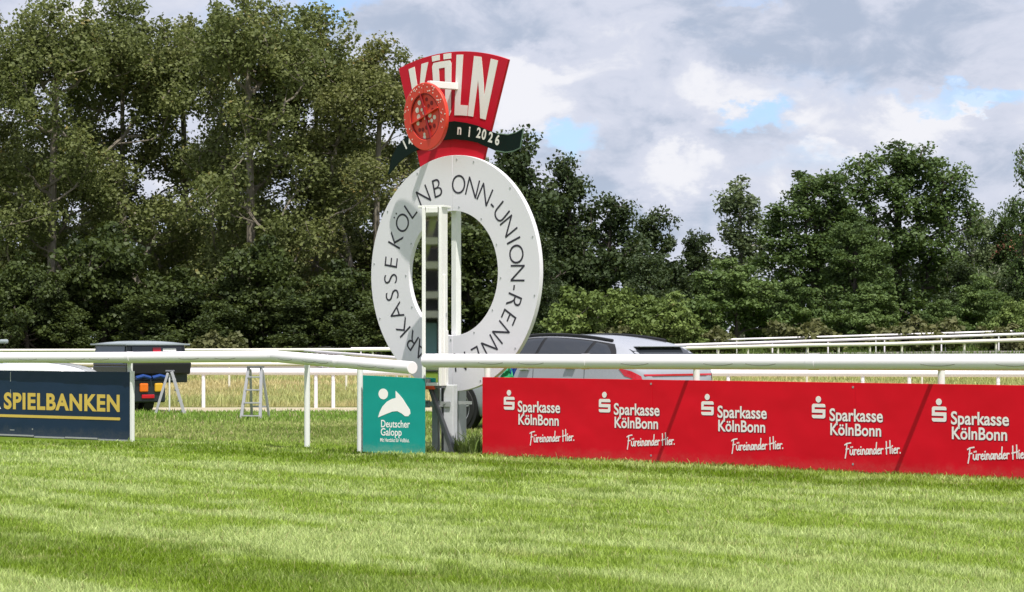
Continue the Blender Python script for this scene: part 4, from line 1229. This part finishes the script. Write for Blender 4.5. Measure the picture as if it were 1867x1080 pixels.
def wheel(parent, x, y, r, w=.22):
    s = 1 if y > 0 else -1
    m = MB(); n = 36; P = []
    for i in range(n + 1):
        a = 2 * math.pi * i / n
        P.append([(x + q * math.cos(a), y + dy * s, r + q * math.sin(a)) for q, dy in ((r * .66, -w), (r * .94, -w), (r, -w * .85), (r, -w * .15), (r * .94, 0), (r * .72, 0.004), (r * .66, -.03))])
    m.grid(P); wh = m.build('wheel', 'tyre', parent, smooth=True)
    m = MB()
    for i in range(5):
        a = 2 * math.pi * i / 5 + .3
        for da in (-.16, .16): m.bar((x + r * .12 * math.cos(a), y - .03 * s, r + r * .12 * math.sin(a)), (x + r * .64 * math.cos(a + da), y - .02 * s, r + r * .64 * math.sin(a + da)), .02, .03, (0, 1, 0))
    P = []
    for i in range(n + 1):
        a = 2 * math.pi * i / n
        P.append([(x + q * math.cos(a), y + dy * s, r + q * math.sin(a)) for q, dy in ((r * .67, -.06), (r * .69, -.005), (r * .62, -.015), (r * .60, -.09))])
    m.grid(P)
    m.build('rim', 'aluminium', wh, smooth=True)
    MB().tube([(x, y - .10 * s, r), (x, y - .09 * s, r)], r * .62, 20).build('hub_back', 'car trim', wh)


def white_suv():
    tab = [(0.0, .66, .80, .86, .55, .36), (.06, .78, .90, .97, .60, .30), (.20, .855, .99, 1.10, .60, .25), (.45, .895, 1.04, 1.255, .60, .22), (.85, .91, 1.065, 1.335, .62, .20), (1.4, .915, 1.06, 1.395, .635, .19),
           (2.0, .915, 1.035, 1.415, .64, .19), (2.5, .91, 1.01, 1.375, .63, .19), (2.9, .905, .99, 1.24, .63, .19), (3.3, .895, .965, 1.05, .66, .19), (3.8, .875, .90, .955, .62, .20), (4.2, .80, .78, .83, .55, .24), (4.4, .62, .62, .68, .42, .32)]
    S = CarShape(tab); h = R(180 - 45)
    # the front left wheel stands at picture column 856; heading away to the left
    d = Vector((math.cos(h), math.sin(h), 0)); left = Vector((-d.y, d.x, 0))
    W0 = PX(844, 618, 34.0); W0.z = 0
    O = W0 - d * 3.5 - left * .83
    t = thing('parked_car', 'white estate car parked behind the red banner with dark windows and red tail lights', 'car', O, h)
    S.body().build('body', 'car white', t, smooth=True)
    for s in (1, -1): S.patch(((.42, 5.08), (2.93, 5.08), (2.40, 7.1), (.66, 7.0)), s, .003, 14).build('window_surround', 'car trim', t, smooth=True)
    for nm, quad in (('side_window', ((2.02, 5.15), (2.86, 5.15), (2.42, 6.75), (1.98, 6.95))), ('side_window', ((1.06, 5.15), (1.96, 5.15), (1.92, 6.95), (1.02, 6.80))), ('quarter_window', ((.50, 5.2), (1.0, 5.15), (.96, 6.78), (.76, 6.6)))):
        for s in (1, -1): S.patch(quad, s).build(nm, 'car glass', t, smooth=True)
    for s in (1, -1):
        S.line([(x, 5.06) for x in np.linspace(.5, 2.9, 16)], s, .010, .006).build('chrome_strip', 'chrome', t)
        S.line([(x, 7.45) for x in np.linspace(.75, 2.6, 18)], s, .022, .022).build('roof_rail', 'car trim', t, smooth=True)
        S.patch(((.03, 3.85), (.26, 3.92), (.36, 4.36), (.05, 4.45)), s, .006).build('tail_light', 'tail red', t, smooth=True)
        for x in (1.15, 2.05): S.line([(x, 4.25), (x + .09, 4.29), (x + .18, 4.25)], s, .018, .022).build('door_handle', 'chrome', t, smooth=True)
        for x in (.98, 1.98): S.line([(x, v) for v in (1.8, 2.6, 3.4, 4.2, 4.9)], s, .004, .001).build('door_seam', 'car trim', t)
        for x in (.85, 3.5):
            m = MB(); m.tube([(x, s * .80, .34), (x, s * .912, .34)], .385, 32); m.build('wheel_arch', 'car trim', t, smooth=True)
            wheel(t, x, s * .925, .335)
        MB().tube([S.off(2.62, 5.2, s, .02), S.off(2.62, 5.2, s, .16)], [.05, .085], 10).build('wing_mirror', 'car white', t, smooth=True)
    # tail: rear window under a spoiler, lamp bar, badge, plate
    def tail(name, m, pts, n=10):
        """pts: (y, z) quad corners on the tail, x found from the roof line"""
        P = []
        (a, b, c, dd) = pts
        for i in range(n + 1):
            row = []
            for j in range(n + 1):
                s, q = i / n, j / n
                y = (a[0] * (1 - s) + b[0] * s) * (1 - q) + (dd[0] * (1 - s) + c[0] * s) * q
                z = (a[1] * (1 - s) + b[1] * s) * (1 - q) + (dd[1] * (1 - s) + c[1] * s) * q
                row.append((tail_x(y, z) - .008, y, z))
            P.append(row)
        MB().grid(P).build(name, m, t, smooth=True)
    def tail_x(y, z):
        lo, hi = .0, 1.2
        for _ in range(24):
            x = (lo + hi) / 2; p = S.prof(x)
            inside = False
            for v in np.linspace(9, 4.2, 40):
                q = S.pt(x, v)
                if q.y >= abs(y) - 1e-3: inside = q.z >= z; break
            if inside: hi = x
            else: lo = x
        return hi
    tail('rear_window', 'car glass', ((-.66, 1.0), (.66, 1.0), (.60, 1.225), (-.60, 1.225)))
    tail('lamp_bar', 'tail red', ((-.70, .835), (.70, .835), (.72, .862), (-.72, .862)))
    m = MB(); m.box((.36, 0, 1.243), (.12, 1.0, .018)); m.build('spoiler', 'car white', t, bevel=.01)
    m = MB(); m.box((-.012, 0, .62), (.02, .52, .12)); m.build('number_plate', 'print white', t)
    m = MB(); m.box((.0, 0, .40), (.16, 1.3, .17)); m.build('bumper', 'car trim', t, bevel=.03)


def white_hatch():
    tab = [(0.0, .66, .80, .9, .5, .34), (.1, .78, .92, 1.15, .55, .28), (.4, .85, .98, 1.32, .60, .22), (.9, .87, .97, 1.36, .62, .19), (1.4, .87, .95, 1.32, .61, .19), (1.85, .865, .94, 1.14, .62, .19),
           (2.2, .86, .935, 1.005, .62, .19), (3.1, .83, .90, .97, .58, .20), (3.65, .74, .78, .87, .50, .24), (3.95, .55, .6, .68, .36, .34)]
    S = CarShape(tab); h = R(0)
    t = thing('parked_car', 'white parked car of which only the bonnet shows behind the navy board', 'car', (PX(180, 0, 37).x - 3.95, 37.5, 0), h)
    S.body(48, 36).build('body', 'bonnet white', t, smooth=True)
    for quad in (((1.2, 5.15), (1.85, 5.15), (1.55, 6.7), (1.2, 6.9)), ((.4, 5.15), (1.12, 5.15), (1.12, 6.9), (.5, 6.8))):
        for s in (1, -1): S.patch(quad, s).build('side_window', 'car glass', t, smooth=True)
    for s in (1, -1):
        S.patch(((3.45, 4.2), (3.85, 4.1), (3.80, 4.75), (3.35, 4.8)), s, .006).build('headlight', 'tail clear', t, smooth=True)
        S.line([(x, 7.6) for x in np.linspace(2.95, 3.75, 10)], s, .004, .001).build('bonnet_seam', 'car trim', t)
        for x in (.7, 3.2):
            MB().tube([(x, s * .76, .32), (x, s * .868, .32)], .36, 28).build('wheel_arch', 'car trim', t, smooth=True)
            wheel(t, x, s * .88, .31)
    MB().tube([(2.28, -.80, 1.0), (2.36, -.86, 1.22), (2.46, -.90, 1.31)], [.016, .014, .012], 8).build('mirror_arm', 'roof grey', t, smooth=True)
    MB().box((2.52, -.92, 1.31), (.14, .05, .06)).build('wing_mirror', 'roof grey', t, bevel=.02)


def utility_vehicle():
    ang = R(-50)                       # local x runs along its tail, toward the right of the picture
    O = PX(231, 618, 41.4); O.z = 0   # near left corner of the tail
    # local: x along the side to the left/away (negative = left), built as side axis a and tail axis b
    t = thing('utility_vehicle', 'dark utility vehicle with flat grey cab roof and coloured lamps behind the navy board', 'vehicle', O, 0)
    a = Vector((-math.cos(R(50)), math.sin(R(50)), 0)); b = Vector((math.sin(R(50)), math.cos(R(50)), 0))
    def P(s, w, z): return a * s + b * w + Vector((0, 0, z))
    W, L = 1.28, 1.22
    def slab(z0, z1, o0, o1, nm, m, bev=.02, s0=0, s1=L, w0=0, w1=W):
        q = MB(); vs = [P(s0 - o0, w0 - o0, z0), P(s1 + o0, w0 - o0, z0), P(s1 + o0, w1 + o0, z0), P(s0 - o0, w1 + o0, z0), P(s0 - o1, w0 - o1, z1), P(s1 + o1, w0 - o1, z1), P(s1 + o1, w1 + o1, z1), P(s0 - o1, w1 + o1, z1)]
        q.add(vs, [(0, 3, 2, 1), (4, 5, 6, 7), (0, 1, 5, 4), (1, 2, 6, 5), (2, 3, 7, 6), (3, 0, 4, 7)])
        return q.build(nm, m, t, bevel=bev)
    # roof: low hipped panel
    q = MB(); n = 8; rows = []
    for i in range(n + 1):
        f = i / n; s = -.03 + (L + .06) * f
        rows.append([P(s, -.03 + (W + .06) * j / n, 1.262 + .05 * (1 - (2 * f - 1) ** 2) * (1 - (2 * j / n - 1) ** 4)) for j in range(n + 1)])
    q.grid(rows); low = [[p - Vector((0, 0, .028)) for p in r] for r in rows]; q.grid(low)
    for i in range(n):
        for (A, B) in ((rows[i][0], rows[i + 1][0]), (rows[i][n], rows[i + 1][n]), (rows[0][i], rows[0][i + 1]), (rows[n][i], rows[n][i + 1])):
            q.add([A, B, B - Vector((0, 0, .028)), A - Vector((0, 0, .028))], [(0, 1, 2, 3)])
    q.build('cab_roof', 'roof grey', t)
    slab(.55, .86, 0, 0, 'body', 'car dark')
    slab(.86, 1.235, -.0, -.04, 'cab', 'car dark')
    q = MB(); q.add([P(.12, -.0, .90) - b * .004, P(L - .06, 0, .90) - b * .004, P(L - .12, .03, 1.215) - b * .006, P(.10, .03, 1.215) - b * .006], [(0, 1, 2, 3)]); q.build('side_window', 'cab glass', t)
    q = MB(); q.add([P(0, .12, .90) - a * .006, P(0, W - .10, .90) - a * .006, P(.03, W - .12, 1.21) - a * .006, P(.03, .12, 1.21) - a * .006], [(0, 1, 2, 3)]); q.build('rear_window', 'car glass', t)
    q = MB(); q.add([P(.015, .55, 1.08) - a * .012, P(.015, .72, 1.08) - a * .012, P(.028, .72, 1.19) - a * .012, P(.028, .55, 1.19) - a * .012], [(0, 1, 2, 3)]); q.build('sticker', 'tail red', t)
    q = MB(); q.add([P(.02, .76, 1.125) - a * .012, P(.02, 1.04, 1.125) - a * .012, P(.027, 1.04, 1.175) - a * .012, P(.027, .76, 1.175) - a * .012], [(0, 1, 2, 3)]); q.build('sticker', 'print white', t)
    slab(.70, .92, .0, .02, 'load_bed', 'car trim', .03, -.10, -.002, .0, W)
    slab(.20, .62, .0, .0, 'rear_box', 'car dark', .03, -.16, .0, .06, .72)
    q = MB()
    for w0, w1 in ((.07, .37), (.41, .72)):
        q.tube([P(-.20, w0, .645), P(-.20, (w0 + w1) / 2, .68), P(-.20, w1, .645)], .035, 8)
    q.build('blue_cover', 'tarp blue', t, smooth=True)
    for w, m in ((.25, 'lamp orange'), (.56, 'lamp yellow')):
        q = MB(); q.box(P(-.175, w, .47), (.05, .17, .16), M=Matrix((a, b, Vector((0, 0, 1)))).transposed()); q.build('lamp', m, t, bevel=.022)
    q = MB(); q.box(P(-.172, .34, .31), (.02, .26, .07), M=Matrix((a, b, Vector((0, 0, 1)))).transposed()); q.build('reflector', 'tail red', t, bevel=.01)
    for s in (.15, 1.15):
        for w in (.10, .42):
            q = MB(); q.tube([P(s, w - .10, .24), P(s, w + .10, .24)], .24, 28); q.build('wheel', 'tyre', t, smooth=True)
    q = MB(); q.tube([P(-.05, .86, .0), P(-.05, .86, .70)], .016, 8); q.build('tail_pole', 'post white', t)


white_suv(); white_hatch(); utility_vehicle()


# ---------------------------------------------------------------- ladders, pennant
def step_ladder(label, O, rz, hgt, wid, spread, lw=.028, name='step_ladder'):
    t = thing(name, label, 'ladder', O, rz, 'step ladders on the infield')
    wt = wid * .66
    def front(s, f): return Vector((s * (wid + (wt - wid) * f) / 2, -spread * (1 - f) / 2 - .03, hgt * f))
    def rear(s, f): return Vector((s * (wid + (wt - wid) * f) / 2 * .92, spread * (1 - f) / 2 + .03, hgt * f))
    for s in (-1, 1):
        MB().bar(front(s, 0), front(s, 1), lw, .05, (1, 0, 0)).build('front_rail', 'aluminium', t, bevel=.003)
        MB().bar(rear(s, 0), rear(s, .97), lw * .85, .04, (1, 0, 0)).build('rear_leg', 'aluminium', t, bevel=.003)
        MB().box(front(s, 0) + Vector((0, 0, .015)), (.04, .075, .035)).build('foot_cap', 'car trim', t)
    n = 4
    for i in range(n):
        f = (i + .35) / n * .98
        p = front(0, f); q = front(1, f)
        MB().box((0, p.y + .01, p.z), (2 * q.x - .03, .085, .024)).build('tread', 'aluminium', t, bevel=.003)
    MB().box((0, -.0, hgt + .012), (wt + .03, .16, .03)).build('top_plate', 'dark steel', t, bevel=.005)
    for f in (.25,):
        MB().bar(rear(-1, f), rear(1, f), .02, .03).build('rear_brace', 'aluminium', t)


p = PX(461, 768, 37.9); step_ladder('aluminium step ladder with four treads facing the camera', (p.x, 38.3, 0), R(-14), .87, .34, .42)
p = PX(313, 757, 40.8); step_ladder('aluminium step ladder seen from its side beside the utility vehicle', (p.x, 40.6, 0), R(98), .77, .34, .46, .052)


def pennant():
    O = PX(926, 0, 28.2)
    t = thing('folded_flag', 'small green and blue folded flag between the ring and the white car', 'flag', (O.x, 28.2, 0), R(-20))
    def cloth(nm, m, pts):
        q = MB(); n = 6; (a, b, c) = [Vector(p) for p in pts]
        P = []
        for i in range(n + 1):
            row = []
            for j in range(n + 1):
                f = i / n; g = j / n
                p = a + (b - a) * f + (c - b) * f * g
                row.append(p + Vector((0, .018 * math.sin(9 * f + 5 * g), 0)))
            P.append(row)
        q.grid(P); o = q.build(nm, m, t, smooth=True); md = o.modifiers.new('thick', 'SOLIDIFY'); md.thickness = .004
    cloth('green_cloth', 'flag green', ((.02, 0, 1.02), (-.14, 0, .84), (.10, 0, .84)))
    cloth('blue_cloth', 'flag blue', ((.0, .02, 1.0), (.055, .02, .84), (.14, .02, 1.05)))
    MB().tube([(.02, .03, 0), (.02, .03, 1.0)], .012, 8).build('stick', 'post white', t)


pennant()


# ---------------------------------------------------------------- house beyond the trees, stand behind the camera
def house():
    Z = 235; O = PX(1935, 0, Z); g = gz(O.x, Z)
    t = thing('house', 'house with red tiled roof half hidden by trees at the right edge', 'house', (O.x, Z, g), R(8))
    MB().box((0, 0, 4.2), (13, 9, 8.4)).build('wall', 'house wall', t)
    zt = EYE - (428 - 618) * Z / 4200.0 - g
    q = MB(); q.add([(-7, -5, 8.4), (7, -5, 8.4), (7, 5, 8.4), (-7, 5, 8.4), (-6.2, 0, zt), (6.2, 0, zt)], [(0, 1, 5, 4), (2, 3, 4, 5), (0, 4, 3), (1, 2, 5), (0, 3, 2, 1)])
    rf = q.build('roof', 'house roof', t)
    MB().box((3, 1.2, zt - .2), (.8, .8, 1.6)).build('chimney', 'house roof', rf)
    for x in (-4, 0, 4):
        for z in (2.2, 5.6): MB().box((x, -4.52, z), (1.2, .08, 1.5)).build('window', 'window dark', t)


house()


def grandstand():
    O = Vector((-44, -21, 0)); h = math.atan2(0.745, 0.666)
    t = thing('grandstand', 'concrete grandstand with glazed doors, seen only as a reflection in the mirror cabinet', 'grandstand', O, h - R(90))
    # local +y faces the course
    Wd = 36
    MB().box((0, -6, 4.5), (Wd, .4, 9.0)).build('back_wall', 'stand dark', t)
    for z, dpt in ((2.35, 3.4), (3.15, 2.6), (4.35, 3.0), (5.3, 3.4), (6.4, 3.8), (7.4, 4.2)):
        MB().box((0, -5.8 + dpt / 2 + (z - 2.3) * .35, z), (Wd, dpt, .28)).build('slab', 'stand concrete', t)
    for i in range(28):
        x = -Wd / 2 + 1.3 * i + .6
        MB().bar((x, -5.2, 3.0), (x + 1.1, -1.2, 6.2), .22, .3).build('strut', 'stand concrete', t)
    for i in range(26):
        x = -Wd / 2 + .7 + i * 1.38
        d = MB(); d.box((x, -3.6, 1.0), (.5, .06, 2.0)); d = d.build('door', 'stand glass', t)
        MB().box((x + .5, -3.58, 1.1), (.16, .12, 2.2)).build('column', 'stand dark', t)
    MB().box((0, -3.3, .25), (Wd, .3, .4)).build('plinth', 'stand concrete', t)


grandstand()
